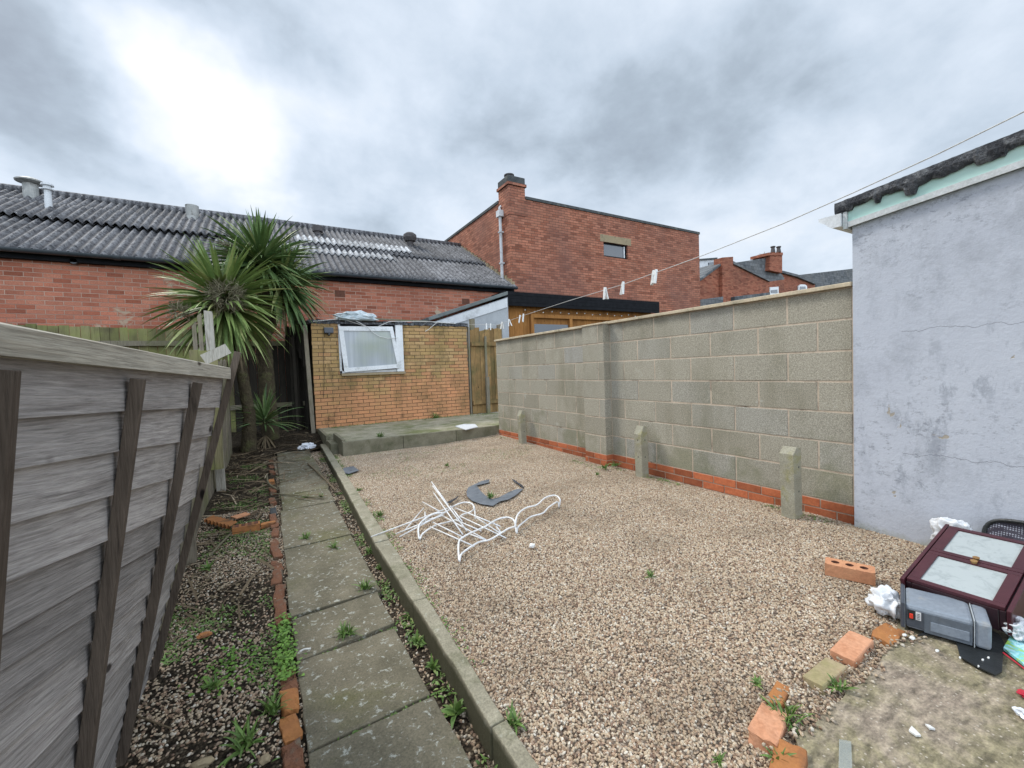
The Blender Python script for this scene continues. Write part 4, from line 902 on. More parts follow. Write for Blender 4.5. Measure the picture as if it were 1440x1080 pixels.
for i in range(18):
    js_ = .003 * fbm(i, 0, 2, 2)
    for kk, ks in ((0, range(0, 5)),):
        vs = []
        for k in ks:
            a, c = SV[k][i], min(1.0, SV[k][i + 1] + .012)
            if k < 4: js2 = U(-.003, .003)
            vs += [pan(k, a, -.002), pan(k, c, .0155 + js2), pan(k, c, .005), pan(k, a, -.008)]
        fs = [(0, 1, 2, 3), (19, 18, 17, 16)]
        for q in range(4):
            for e in range(4): fs.append((q * 4 + e, (q + 1) * 4 + e, (q + 1) * 4 + (e + 1) % 4, q * 4 + (e + 1) % 4))
        b.add(vs, fs)
        at_ = b.attr or []; b.attr = at_ + [(BT[k][0], i * .37 + a_, i * .9) for k in range(5) for a_ in (0, .1, .1, 0)]
b.build('boards', M['panel_board'], lp)
for k in range(5):
    off = .028 if k < 4 else .029; a, c = pan(k, .024 if k < 4 else -.095, off), pan(k, 1.03, off); wt, wb_ = (.028, .044) if k < 4 else (.036, .05)
    b = MB(); ax = (c - a); ax.normalize(); yv = Vector((0, 1, 0)); nv = ax.cross(yv).normalized() * .014
    b.hexa([c - yv * wb_ / 2 - nv, c + yv * wb_ / 2 - nv, c + yv * wb_ / 2 + nv, c - yv * wb_ / 2 + nv, a - yv * wt / 2 - nv, a + yv * wt / 2 - nv, a + yv * wt / 2 + nv, a - yv * wt / 2 + nv]); b.build('batten', M['batten'], lp, bevel=.002)
b = MB(); vs = []
for k in range(9):
    y = .42 + (2.425 - .42) * k / 8; xf = -.33 + .1435 * (y - .93); zt2 = 1.307 - .0308 * (y - .93); zb2 = 1.257 - .0329 * (y - .93); w1_, w2_ = U(-.0012, .0012), U(-.0012, .0012)
    vs += [(xf + w1_, y, zb2), (xf + .003 + w2_, y, zt2 - .004), (xf - .003, y, zt2), (xf - .045, y, zt2 + .004), (xf - .045, y, zt2 - .02), (xf - .02, y, zt2 - .022), (xf - .02, y, zb2)]
fs = [tuple(range(7)), tuple(56 + i for i in range(6, -1, -1))]
for q in range(8):
    for e in range(7): fs.append((q * 7 + e, (q + 1) * 7 + e, (q + 1) * 7 + (e + 1) % 7, q * 7 + (e + 1) % 7))
b.add(vs, fs); b.attr = [(v[1], v[2] + .0318 * v[1], v[0] - .1435 * v[1]) for v in b.v]; b.build('top_rail', M['rail_wood'], lp)
for y_ in (.62, .70, 1.0, 1.43, 1.93, 2.33, 2.38):
    c_ = Vector((-.33 + .1435 * (y_ - .93), y_, 1.283 - .0318 * (y_ - .93) + U(-.01, .01))); b = MB(); b.tube([c_ - Vector((.004, 0, 0)), c_ + Vector((.0012, 0, 0))], .0028, 8); b.build('nail', M['black_pl'], lp)
# ---------------------------------------------------------------- palm trees (cabbage palms)
def leaf(mb, o, d, L, w, droop, mi=0, fold=.35):
    d = d.normalized(); side = d.cross(Vector((0, 0, 1)))
    if side.length < .05: side = Vector((1, 0, 0))
    side.normalize(); side = (Matrix.Rotation(U(-.7, .7), 3, d) @ side); n = 7; vs = []; p = o.copy(); dd = d.copy()
    for i in range(n + 1):
        t = i / n; ww = w * (.55 + 1.6 * t * (1 - t)) * (1 - t ** 3) + .001; up = side.cross(dd).normalized()
        vs += [p - side * ww + up * ww * fold, p - up * .0, p + side * ww + up * ww * fold]
        dd = (dd + Vector((0, 0, -droop * (.3 + t)))).normalized(); p = p + dd * (L / n)
    fs = []
    for i in range(n):
        for k in range(2): fs.append((i * 3 + k, i * 3 + k + 1, i * 3 + 4 + k, i * 3 + 3 + k))
    mb.add(vs, fs, mi)
def crown(name, c, axis, n, L, parent, m, seedk, zlo=-1.0, dead=30, w=.028):
    b = MB(); axis = Vector(axis).normalized()
    for i in range(n):
        while True:
            d = Vector((U(-1, 1), U(-1, 1), U(-1, 1)))
            if .1 < d.length < 1: d.normalize(); 
            else: continue
            s = d.dot(axis)
            if s > zlo: break
        up = (s + 1) / 2; l = L * U(.78, 1.06) * (.9 if s > .85 else 1)
        leaf(b, Vector(c) + d * .06 - axis * (1 - up) * .22, d, l, w * U(.75, 1.15), U(.03, .10) + (1 - up) * .10)
    b.build(name, m, parent, smooth=True)
    if dead:
        b = MB()
        for i in range(dead):
            a = U(0, 2 * PI); d = Vector((math.cos(a), math.sin(a), U(-1.8, -.5))); leaf(b, Vector(c) - axis * .3, d, L * U(.6, .95), w * .7, .25)
        b.build('dead_leaves', M['palm_dead'], parent, smooth=True)
def stalks(c, r, n, parent, name='seed_stalks'):
    b = MB(); c = Vector(c)
    for i in range(n):
        d = Vector((U(-1, 1), U(-1, 1), U(-.8, 1))).normalized(); p = c + d * r * U(.3, .6); pts = [p]
        for k in range(4): d = (d + Vector((U(-.7, .7), U(-.7, .7), U(-.7, .7)))).normalized(); p = p + d * r * .22; pts.append(p)
        b.tube(pts, [.008, .006, .005, .004, .003], 4)
    b.build(name, M['stalk'], parent)
def trunk(pts, rs, parent):
    P = []; Rr = []
    for (a, ra), (c, rc) in zip(zip(pts, rs), zip(pts[1:], rs[1:])):
        for k in range(8): t = k / 8; P.append(Vector(a).lerp(Vector(c), t)); Rr.append((ra + (rc - ra) * t) * (1 + .07 * (k % 2) + U(-.03, .03)))
    P.append(Vector(pts[-1])); Rr.append(rs[-1]); b = MB(); b.tube(P, Rr, 12); b.build('trunk', M['trunk'], parent, smooth=True)
p1 = empty('palm_tree', (-.27, 8.3, .1), 'front cabbage palm with bright green sword leaves and a tangled seed cluster', 'tree', 'cabbage palms by the shed passage')
hc = PY(313, 420, 8.3)
trunk([(-.24, 8.32, -.05), (-.20, 8.3, .6), (-.27, 8.28, 1.3), (-.36, 8.3, 1.9), hc - Vector((0, 0, .1))], [.12, .09, .08, .08, .09], p1)
crown('crown', hc, (-.15, -.30, 1), 380, 1.08, p1, M['palm_leaf'], 1, zlo=-.76, dead=44, w=.036)
stalks(PY(318, 418, 7.75), .26, 240, p1); stalks(PY(252, 438, 7.8), .15, 80, p1)
p2 = empty('palm_tree', (.1, 8.95, .1), 'rear forked cabbage palm with two darker green heads beside the shed', 'tree', 'cabbage palms by the shed passage')
h1 = PY(366, 366, 8.9); h2 = PY(400, 396, 9.0)
trunk([(.10, 8.95, -.05), (.08, 8.95, .9), (.07, 8.95, 1.9), (.10, 8.95, 2.5), h1 - Vector((0, 0, .1))], [.15, .13, .12, .1, .08], p2)
trunk([(.08, 8.95, 1.9), (.3, 8.97, 2.4), h2 - Vector((0, 0, .1))], [.09, .07, .07], p2)
crown('crown', h1, (-.1, -.2, 1), 280, 1.02, p2, M['palm_leaf_dark'], 2, zlo=-.35, dead=0, w=.036)
crown('crown', h2, (.35, -.2, 1), 240, .92, p2, M['palm_leaf_dark'], 3, zlo=-.75, dead=16, w=.034)
stalks(PY(330, 352, 9.0), .25, 110, p2)
p3 = empty('young_palm', (.02, 8.5, .05), 'low dark rosette of sword leaves at the foot of the palms', 'plant')
crown('leaves', PY(372, 588, 8.5), (0, 0, 1), 80, .62, p3, M['palm_leaf_dark'], 4, zlo=-.05, dead=30, w=.016)
# ---------------------------------------------------------------- washing line with pegs
LA = Vector((4.13, 8.94, 2.27)); LB = PX(1440, 157, 2.0)
pts = [LA] + [PV(x, y, LA, LB) for x, y in ((700, 457), (735, 444), (800, 423), (876, 400), (985, 360.5), (1100, 315), (1200, 271), (1320, 216), (1440, 157))]
pts.append(pts[-1] + (pts[-1] - pts[-2]) * 1.2)
b = MB(); b.tube(pts, .0023, 6); tag(b.build('washing_line', M['rope']), 'thin white washing line stretched from the shed up across the yard', 'washing line')
b = MB()
def make_peg():
    o = empty('clothes_peg', (0, 0, 0), 'peg', 'clothes peg', 'white pegs on the washing line')
    for s in (-1, 1):
        b = MB(); b.add([(s * .002 - .004, -.006, .016), (s * .002 + .004, -.006, .016), (s * .002 + .004, .006, .016), (s * .002 - .004, .006, .016), (s * .016 - .005, -.006, -.058), (s * .016 + .005, -.006, -.058), (s * .016 + .005, .006, -.058), (s * .016 - .005, .006, -.058)], [(0, 1, 2, 3), (7, 6, 5, 4), (4, 5, 1, 0), (5, 6, 2, 1), (6, 7, 3, 2), (7, 4, 0, 3)]); b.build('jaw', M['peg'], o)
    b = MB(); b.tube([(-.006, 0, -.012), (.006, 0, -.012)], .006, 8); b.build('spring', M['zinc'], o); return o
peg0 = make_peg(); seg = pts
def online(px):
    best = None
    for i in range(400):
        for a, c in zip(seg, seg[1:]):
            q = a.lerp(c, i / 400); v = q - CAM; zc = -v.dot(CZ_); x = 720 + 600 * v.dot(CX_) / zc
            if best is None or abs(x - px) < best[0]: best = (abs(x - px), q)
    return best[1]
PEG = [(684, 'washing line peg above the gate boards, farthest along the line'), (690, 'peg above the gate boards, second from the shed end'), (706, 'peg just left of the black post of the garden room'), (716, 'peg in front of the black post of the garden room'), (731, 'left one of the touching pair of pegs by the orange timber'), (736, 'right one of the touching pair of pegs by the orange timber'), (851, 'peg overlapping the top edge of the black roof fascia'), (876, 'lone peg between the fascia peg and the crossed peg, against red brick'), (919, 'peg nearest the camera on the line, hanging beside its twin')]
PEG.append((922, 'second of the two overlapping pegs nearest the camera'))
for i, (px, lb) in enumerate(PEG):
    if i == 0: o = peg0
    else:
        o = peg0.copy(); col.objects.link(o)
        for ch_ in [c for c in bpy.data.objects if c.parent == peg0]: d = ch_.copy(); col.objects.link(d); d.parent = o
    q = online(px); o.location = q; sc = 1.0 + .35 * min(1, (q.y) / 9); o.rotation_euler = (U(-.3, .3), U(-.15, .15), .4 + U(-.9, .9)); o['label'] = lb; o.scale = (sc * 1.25,) * 3
# ---------------------------------------------------------------- white wire rack
rk = empty('wire_rack', (1.6, 2.8, .01), 'collapsed white wire rack of wavy loops and rods on the gravel', 'wire rack')
def z6(x, y, z): return G(560 + x / 6, 640 + y / 6, z)
def smoothpts(P, n=5, closed=False):
    out = []; N = len(P)
    for i in range(N if closed else N - 1):
        p0 = P[(i - 1) % N] if closed or i > 0 else P[0]; a = P[i]; c = P[(i + 1) % N]; p3_ = P[(i + 2) % N] if closed or i + 2 < N else P[-1]
        for k in range(n):
            t = k / n; out.append(.5 * ((2 * a) + (c - p0) * t + (2 * p0 - 5 * a + 4 * c - p3_) * t * t + (3 * a - p0 - 3 * c + p3_) * t ** 3))
    if not closed: out.append(P[-1])
    return out
loops = [[(515, 895, .0), (510, 740, .06), (560, 685, .09), (650, 640, .09), (740, 600, .09), (830, 545, .09), (920, 525, .09), (975, 550, .09), (985, 600, .06), (930, 620, .04), (850, 670, .03), (770, 715, .03), (680, 735, .03), (590, 790, .03), (530, 840, .02)],
         [(1000, 660, .0), (990, 580, .05), (1010, 500, .09), (1080, 445, .09), (1170, 420, .09), (1240, 360, .09), (1320, 340, .09), (1365, 375, .08), (1355, 440, .01), (1345, 395, .04), (1270, 440, .04), (1220, 490, .03), (1120, 520, .03), (1060, 565, .03), (1010, 610, .02)],
         [(180, 710, .0), (170, 620, .05), (200, 560, .08), (290, 500, .09), (400, 480, .09), (470, 430, .09), (550, 400, .09), (620, 410, .09), (640, 450, .08), (610, 480, .05), (540, 505, .04), (490, 545, .03), (400, 570, .03), (310, 595, .03), (210, 660, .02)]]
for lp_ in loops: b = MB(); b.tube(smoothpts([z6(*q) for q in lp_], 5, True), .0068, 8, closed=True); b.build('wavy_loop', M['white_wire'], rk, smooth=True)
for (x0, y0, z0, x1, y1, z1) in [(-230, 690, .02, 480, 425, .12), (10, 690, .02, 420, 470, .11), (-20, 665, .02, 380, 505, .1), (205, 395, .05, 350, 475, .07), (60, 630, .01, 215, 445, .03), (280, 225, .22, 420, 420, .12), (300, 320, .16, 545, 670, .05), (290, 260, .2, 580, 640, .05), (440, 430, .1, 540, 560, .06), (480, 445, .1, 860, 600, .07), (520, 515, .07, 910, 700, .02), (370, 510, .08, 740, 715, .03), (480, 545, .07, 700, 640, .05), (290, 565, .06, 540, 690, .04), (270, 605, .05, 640, 770, .03), (640, 515, .06, 860, 660, .03), (225, 480, .08, 230, 560, .05), (240, 545, .07, 350, 520, .07), (600, 665, .05, 730, 715, .03), (800, 560, .08, 870, 660, .03), (645, 440, .08, 650, 540, .03)]:
    b = MB(); b.tube([z6(x0, y0, z0), z6(x1, y1, z1)], .0052, 8); b.build('rod', M['white_wire'], rk, smooth=True)
# ---------------------------------------------------------------- membrane hole in gravel
b = MB(); outl = [(575, 310), (590, 275), (640, 250), (700, 222), (770, 205), (765, 232), (660, 258), (700, 310), (745, 350), (790, 372), (850, 358), (940, 310), (1000, 288), (1055, 285), (1040, 300), (985, 345), (930, 375), (860, 390), (800, 430), (700, 415), (620, 385), (580, 350)]
b.prism([z6(x, y, .005) for x, y in outl][::-1], (0, 0, .003)); tag(b.build('weed_membrane', M['membrane']), 'torn curved strip of grey weed membrane showing through the gravel', 'membrane')
b = MB(); b.prism([z6(x, y, .012) for x, y in ((960, 205), (985, 215), (1020, 240), (1045, 255), (1060, 275), (1050, 278), (1015, 250), (975, 225))][::-1], (0, 0, .006)); tag(b.build('membrane_scrap', M['felt']), 'thin dark scrap of torn membrane curving at the right rim of the gravel hole', 'membrane')
b = MB(); b.prism([z6(x, y, .012) for x, y in ((410, 400), (480, 365), (510, 345), (500, 362), (440, 408))][::-1], (0, 0, .004)); tag(b.build('membrane_scrap', M['felt']), 'thin dark scrap of torn membrane between the white rods and the membrane hole', 'membrane')
b = MB(); b.prism([z6(x, y, .012) for x, y in ((-460, 110), (-380, 95), (-330, 130), (-420, 160), (-480, 145))][::-1], (0, 0, .004)); tag(b.build('membrane_patch', M['membrane']), 'small grey membrane patch in the gravel near the patio', 'membrane')
crumple('white_stone', M['shard'], z6(1130, 765, .02), .022, .02, .018, 4, 'single small white lump lying on the gravel right of the wire rack', 'stone', 2, .2)
# ---------------------------------------------------------------- bricks
def brick_obj(name, c, ang, dims, m, label, group=None, holes=0, tilt=(0, 0), chip=.004, cat='brick'):
    L, W, Hh = dims; b = MB(); nx, ny, nz = 5, 3, 3; import bmesh
    bm = bmesh.new(); bmesh.ops.create_cube(bm, size=1)
    bmesh.ops.subdivide_edges(bm, edges=bm.edges[:], cuts=3, use_grid_fill=True)
    sd = U(0, 50)
    for v in bm.verts:
        p = v.co; e = sum(1 for q in p if abs(q) > .49); p2_ = Vector((p.x * L, p.y * W, p.z * Hh)); n_ = mnoise.noise_vector(p2_ * 30 + Vector((sd, 0, 0)))
        v.co = p2_ + n_ * chip * (.4 if e < 2 else 1.0)
    me = bpy.data.meshes.new(name); bm.to_mesh(me); bm.free(); me.materials.append(m); o = bpy.data.objects.new(name, me); o.location = c; o.rotation_euler = (tilt[0], tilt[1], ang); col.objects.link(o)
    bv = o.modifiers.new('bevel', 'BEVEL'); bv.width = .003; bv.segments = 1; bv.angle_limit = .7
    return tag(o, label, cat, group)
GB = 'loose bricks edging the concrete'
brick_obj('loose_brick', (2.30, .762, -.022), .05, (.17, .075, .06), M['loose_brick2'], 'dark orange worn brick in the edging row, touching the grey appliance', GB, tilt=(.1, .05), chip=.012)
brick_obj('loose_brick', (2.06, .80, -.014), .06, (.205, .085, .065), M['loose_brick'], 'pale pinkish brick in the edging row between orange and mossy bricks', GB, tilt=(.04, -.03))
brick_obj('loose_brick', (1.80, .785, -.014), .02, (.195, .072, .065), M['moss_brick'], 'greenish grey mossy brick in the middle of the edging row', GB, tilt=(-.04, .03))
brick_obj('loose_brick', (1.39, .775, -.016), .26, (.17, .085, .065), M['loose_brick'], 'broken pinkish brick left of the dark weed tuft at the concrete edge', GB, tilt=(.05, .05), chip=.012)
brick_obj('loose_brick', (1.285, .66, -.016), .36, (.18, .085, .065), M['loose_brick2'], 'orange cracked brick at the bottom edge, nearest the camera of the row', GB, tilt=(-.05, .04), chip=.012)
brick_obj('brick_fragment', (1.56, .83, -.012), .2, (.13, .05, .03), M['loose_brick2'], 'thin crumbled orange brick fragment sunk in gravel between the edging bricks', chip=.007)
# brick with three holes
hb = empty('holed_brick', (2.69, 1.07, 0), 'buff orange brick with three round holes lying alone on the gravel', 'brick')
ang = math.atan2(.965 - 1.142, 2.723 - 2.655); L_, W_, H_ = .215, .1025, .065
u = Vector((math.cos(ang), math.sin(ang), 0)); v_ = Vector((-u.y, u.x, 0)); c0 = Vector((2.689, 1.053, .005)) + v_ * W_ / 2
b = MB(); N = 48; holes = [(-.062, .019), (0, .019), (.062, .019)]
for zz, flip in ((0, 1), (H_, 0)):
    pass
def ringbrick(mb):
    xs_ = [-L_ / 2, -.031, .031, L_ / 2]
    for i in range(3):
        xa, xb = xs_[i], xs_[i + 1]; cx = holes[i][0]; r_ = holes[i][1]; n = 24; top = []; ins = []
        for k in range(n):
            t = 2 * PI * k / n; ct, st = math.cos(t), math.sin(t)
            ins.append((cx + r_ * ct, r_ * st))
            sx_ = ((xb if ct > 0 else xa) - cx) / ct if abs(ct) > 1e-6 else 1e9; sy_ = (W_ / 2) / abs(st) if abs(st) > 1e-6 else 1e9; q = min(sx_, sy_); top.append((cx + q * ct, q * st))
        V = []
        for (x, y) in top: V.append(c0 + u * x + v_ * y + Vector((0, 0, H_)))
        for (x, y) in ins: V.append(c0 + u * x + v_ * y + Vector((0, 0, H_)))
        for (x, y) in ins: V.append(c0 + u * x + v_ * y + Vector((0, 0, .004)))
        mb.add(V, [(k, (k + 1) % n, n + (k + 1) % n, n + k) for k in range(n)], 0)
        mb.add(V, [(n + k, n + (k + 1) % n, 2 * n + (k + 1) % n, 2 * n + k) for k in range(n)] + [tuple(2 * n + k for k in range(n))], 1)
    P = [c0 + u * x + v_ * y for x, y in ((-L_ / 2, -W_ / 2), (L_ / 2, -W_ / 2), (L_ / 2, W_ / 2), (-L_ / 2, W_ / 2))]; Z = Vector((0, 0, H_))
    mb.add(P + [p + Z for p in P], [(0, 1, 5, 4), (1, 2, 6, 5), (2, 3, 7, 6), (3, 0, 4, 7), (3, 2, 1, 0)], 0)
ringbrick(b); b.build('body', [M['hole_brick'], M['hole_dark']], hb)
# brick edging left of the path
E_l = [(1.25, 0), (1.47, 1), (1.60, 1), (1.74, 0), (1.88, 1), (2.03, 0), (2.55, 1), (2.68, 2), (2.9, 0), (3.12, 1), (3.33, 0), (3.55, 2), (3.78, 1), (4.0, 0), (4.22, 1), (4.45, 2), (4.68, 3), (5.0, 1), (5.5, 0), (6.0, 1), (6.6, 2), (7.1, 0), (7.5, 2)]
nm = ['chipped', 'crumbling', 'moss stained', 'bluish grey']
wh_ = ['at the bottom edge of the photo', 'second from the bottom edge', 'third from the bottom edge', 'fourth from the bottom edge', 'fifth from the bottom edge', 'just below the bright green clover', 'just above the bright green clover', 'second above the clover patch', 'third above the clover patch', 'fourth above the clover patch', 'fifth above the clover patch', 'sixth above the clover patch', 'just nearer than the holed orange brick', 'beside the end of the holed orange brick', 'just beyond the loose orange bricks', 'second beyond the loose orange bricks', 'third beyond the loose orange bricks', 'fourth beyond the loose orange bricks', 'fifth beyond the loose orange bricks', 'sixth beyond the loose orange bricks', 'seventh beyond the loose orange bricks', 'second last before the debris by the shed passage', 'last before the debris by the shed passage']
for i, (y, k) in enumerate(E_l):
    L = .12 if i + 1 < len(E_l) and E_l[i + 1][0] - y < .18 else .2
    mt = M['edge_brick'] if k != 3 else M['coping_dark']
    if i in (1, 3) or (k == 1 and i % 3 == 1): mt = M['loose_brick2']
    brick_obj('edging_brick', (.035 + U(-.008, .008) + .012 * max(0, y - 5), y, -.088 + U(-.026, .006)), PI / 2 + U(-.12, .12), (L, .058, .07), mt, nm[k] + ' brick in the path edging row, ' + wh_[i], 'bricks edging the left side of the path', tilt=(U(-.1, .1), U(-.08, .08)), chip=.014)
p = G(340, 752, -.05); ab = empty('air_brick_block', (p.x, p.y, -.05), 'orange brick with dark square holes lying across the soil bed', 'brick')
b = MB(); b.box(-.27, -.07, 4.18, 4.27, -.08, -.02); b.build('body', M['loose_brick2'], ab, bevel=.004)
b = MB();
for k in range(4): b.box(-.25 + k * .046, -.222 + k * .046, 4.195, 4.255, -.0195, -.017)
b.build('hole', M['hole_dark'], ab)
b = MB(); P = []
for k in range(15): t = k / 14; P.append((-.50 + .21 * t, 4.66 - .36 * t + (.02 if k % 2 else -.015), -.03))
P2 = [(x + .05, y + .09, z) for x, y, z in P]; b.add(P + P2 + [(x, y, z - .03) for x, y, z in P], [(k, k + 1, k + 16, k + 15) for k in range(14)] + [(k, k + 30, k + 31, k + 1) for k in range(14)])
tag(b.build('ridged_clay_tile', M['loose_brick2']), 'orange ridged clay piece with zigzag edge on the soil by the fence', 'tile')
brick_obj('broken_brick', (-.01, 4.24, -.06), .05, (.11, .07, .04), M['loose_brick2'], 'small orange broken brick joining the holed brick to the path edging', chip=.01)
brick_obj('tan_tile_piece', (-.225, 4.62, -.045), .5, (.13, .09, .015), M['hole_brick'], 'flat tan tile fragment on dark soil behind the holed brick', cat='tile')
# ---------------------------------------------------------------- weeds
def tuft_mesh(n, L, w, spread):
    b = MB()
    for i in range(n):
        a = U(0, 2 * PI); el = U(.25, 1.3); d = Vector((math.cos(a) * math.cos(el), math.sin(a) * math.cos(el), math.sin(el))); leaf(b, Vector((U(-1, 1) * spread, U(-1, 1) * spread, 0)), d, L * U(.5, 1.1), w * U(.6, 1.2), U(.05, .28), fold=.2)
    me = bpy.data.meshes.new('weed tuft'); me.from_pydata(b.v, [], b.f); me.materials.append(M['weed']); return me
TM = [tuft_mesh(34, .075, .0035, .018), tuft_mesh(26, .06, .005, .014), tuft_mesh(50, .10, .0035, .03), tuft_mesh(16, .045, .007, .006)]
def weed(px, py, z, k, s, label, name='weed_tuft', cat='weed'):
    p = G(px, py, z); o = bpy.data.objects.new(name, TM[k]); o.location = p; o.scale = (s,) * 3; o.rotation_euler = (0, 0, U(0, 6)); col.objects.link(o); tag(o, label, cat, 'weeds growing in the yard')
W = [(513, 829, -.06, 0, 1.1, 'grass tuft in the slab joint below the end of the long white rod'), (486, 893, -.06, 2, .8, 'grass tuft in the slab joint level with the clover patch'), (578, 868, -.1, 1, 1.0, 'weed in the kerb gap beside the largest lichen slab top corner'), (588, 905, -.1, 3, 1.3, 'broad leaved weed in the kerb gap, second from the bottom weed'), (610, 940, -.1, 3, 1.2, 'broad leaved weed in the kerb gap between two others'), (640, 1003, -.1, 3, 1.7, 'large broad leaved rosette weed in the kerb gap near the bottom'), (535, 800, -.1, 1, .8, 'weed in the kerb gap just beyond the white rod end'), (520, 778, -.1, 0, .8, 'weed in the kerb gap under the white rod tip'), (1105, 1012, -.01, 2, .85, 'dark bushy weed tuft between the pinkish bricks at the concrete edge'), (1180, 968, -.0, 1, .9, 'small weed at the foot of the mossy brick'), (1093, 1068, -.0, 1, .8, 'weed by the orange cracked brick at the bottom edge'), (535, 614, .2, 2, 1.1, 'wide grass tuft at the front edge of the patio'), (613, 588, .195, 2, 1.6, 'bright grass tuft against the shed wall base'), (850, 658, .01, 1, 1.4, 'weed at the foot of the wall pier'), (866, 655, .02, 1, 1.3, 'low weed between the pier and the middle concrete post'), (690, 700, .012, 0, 1.1, 'grass tuft inside the membrane hole'), (628, 655, .01, 1, .9, 'small weed between the patio and the membrane hole'), (722, 1018, .0, 1, 1.0, 'weed on the gravel side of the kerb near the bottom'), (534, 725, .0, 0, .9, 'weed on the gravel side of the kerb left of the wire rack'), (505, 690, .0, 1, .9, 'weed on the gravel side of the kerb, second from the patio'), (915, 811, .0, 0, .6, 'tiny sprout alone in the middle of the gravel'), (1065, 962, .0, 1, .6, 'tiny sprout in the gravel left of the mossy brick'), (840, 668, .01, 0, .7, 'tiny sprout in the gravel in front of the pier'), (430, 757, -.06, 0, .9, 'grass tuft in the slab joint beside the loose orange bricks'), (470, 770, -.06, 0, .8, 'grass in the middle of the slab joint below the kinked crack'), (430, 700, -.06, 1, .8, 'small weed on the far slabs'), (452, 698, -.06, 1, .8, 'small weed by the fallen stick on the far slabs'), (345, 1050, -.07, 0, 1.3, 'spiky grass tuft in pebbles near the bottom left'), (382, 1000, -.07, 0, 1.1, 'grass tuft beside the edging bricks near the bottom'), (300, 965, -.07, 1, 1.0, 'small weed in pebbles beside the leaning panel'), (292, 800, -.07, 1, 1.2, 'weed beside the leaning panel beyond the clover'), (384, 628, .0, 1, 1.0, 'weed at the end of the brick edging'), (475, 655, -.05, 1, 1.6, 'leafy weed at the far end of the kerb'), (1010, 1070, 0, 1, .5, 'tiny sprout at the bottom edge of the gravel')]
for a in W: weed(*a)
def cover(name, m, n, fn, L, w, label, cat='ground cover'):
    b = MB()
    for i in range(n):
        x, y, z = fn(); a = U(0, 2 * PI); el = U(.1, .9); leaf(b, Vector((x, y, z)), Vector((math.cos(a) * math.cos(el), math.sin(a) * math.cos(el), math.sin(el))), L * U(.5, 1.2), w * U(.6, 1.2), .2, fold=.1)
    o = b.build(name, m); tag(o, label, cat, kind='stuff'); return o
def clump(cx, cy, sx, sy): return lambda: (lambda x, y: (x, y, soilz(x, y) + U(0, .018)))(random.gauss(cx, sx), random.gauss(cy, sy))
cover('clover', M['clover'], 520, lambda: (lambda y: (.035 + random.gauss(0, .022), y, -.085 + U(.01, .045)))(U(2.0, 2.55)), .02, .007, 'bright green clover growing in a gap of the brick edging')
cover('green_weeds', M['clover'], 220, clump(-.17, 2.28, .07, .10), .02, .006, 'bright green low weeds among the pebbles beside the panel')
def wide():
    while True:
        x, y = U(-.5, -.0), U(1.3, 7.4)
        if fbm(x, y, 2.2, 21) > .02: return (x, y, soilz(x, y) + .004)
cover('ground_moss', M['weed'], 3600, wide, .032, .0022, 'thin grassy moss and weeds spread over the soil bed', 'grass')
def kerbgap():
    y = U(.9, 7.8); t = fbm(0, y, 3.5, 8)
    return (kerb_x(y)[0] - U(.005, .07), y, -.10 + (.01 if t > 0 else -.05))
cover('kerb_weeds', M['weed'], 2200, kerbgap, .028, .004, 'low weeds filling the gap between slabs and kerb', 'weeds')
def gside():
    y = 1.0 + 6 * R() ** .6; return (kerb_x(y)[1] + abs(random.gauss(0, .035)) , y, -.004 + (0 if fbm(3, y, 3, 2) > .05 else -.06))
cover('kerbside_moss', M['weed'], 1300, gside, .022, .003, 'patchy weeds in the gravel along the kerb', 'weeds')
def joints():
    y = random.choice(js[1:14]); x = U(.1, .55); return (x, y + random.gauss(0, .006) + (x - .3) * .04, -.075 if fbm(x * 3, y * 5, 3, 4) > -.1 else -.12)
cover('joint_grass', M['weed'], 1500, joints, .018, .0025, 'fine grass growing in the joints between path slabs', 'grass')
def yardlitter():
    y = U(1.2, 6.7); x = U(kerb_x(y)[1] + .05, 3.4); return (x, y, gz(x, y) + .010)
b = MB()
for i in range(260):
    x, y, z = yardlitter(); a = U(0, 2 * PI); leaf(b, Vector((x, y, z)), Vector((math.cos(a), math.sin(a), U(-.05, .2))), U(.008, .035), U(.001, .005), .1, fold=.2)
tag(b.build('yard_leaf_litter', M['litter_twig']), 'scattered dry leaf scraps and twigs on the gravel', 'leaf litter', kind='stuff')
def patw():
    x = U(1.1, 4.6); 
    return (x, 8.96 - abs(random.gauss(0, .06 if x < 3.9 else .3)), .196)
cover('patio_weeds', M['weed'], 500, patw, .05, .004, 'thin weeds along the back of the patio', 'weeds')
def wallbase():
    y = random.choice([U(3.6, 4.4), U(6.2, 6.8), U(1.5, 2.0), U(2.8, 3.2)]); return (3.6 - abs(random.gauss(0, .05)) - (.14 if 3.8 < y < 4.35 else 0), y, gz(3.5, y) + .005)
cover('wall_base_weeds', M['weed'], 380, wallbase, .03, .0035, 'thin weeds and moss along the foot of the block wall', 'weeds')
def gfar():
    while True:
        x, y = U(1.0, 3.5), U(4.6, 6.8)
        if fbm(x, y, 1.6, 31) > .22: return (x, y, gz(x, y) + .006)
cover('gravel_moss', M['weed'], 1100, gfar, .022, .0025, 'sparse moss and weeds in the far gravel', 'weeds')
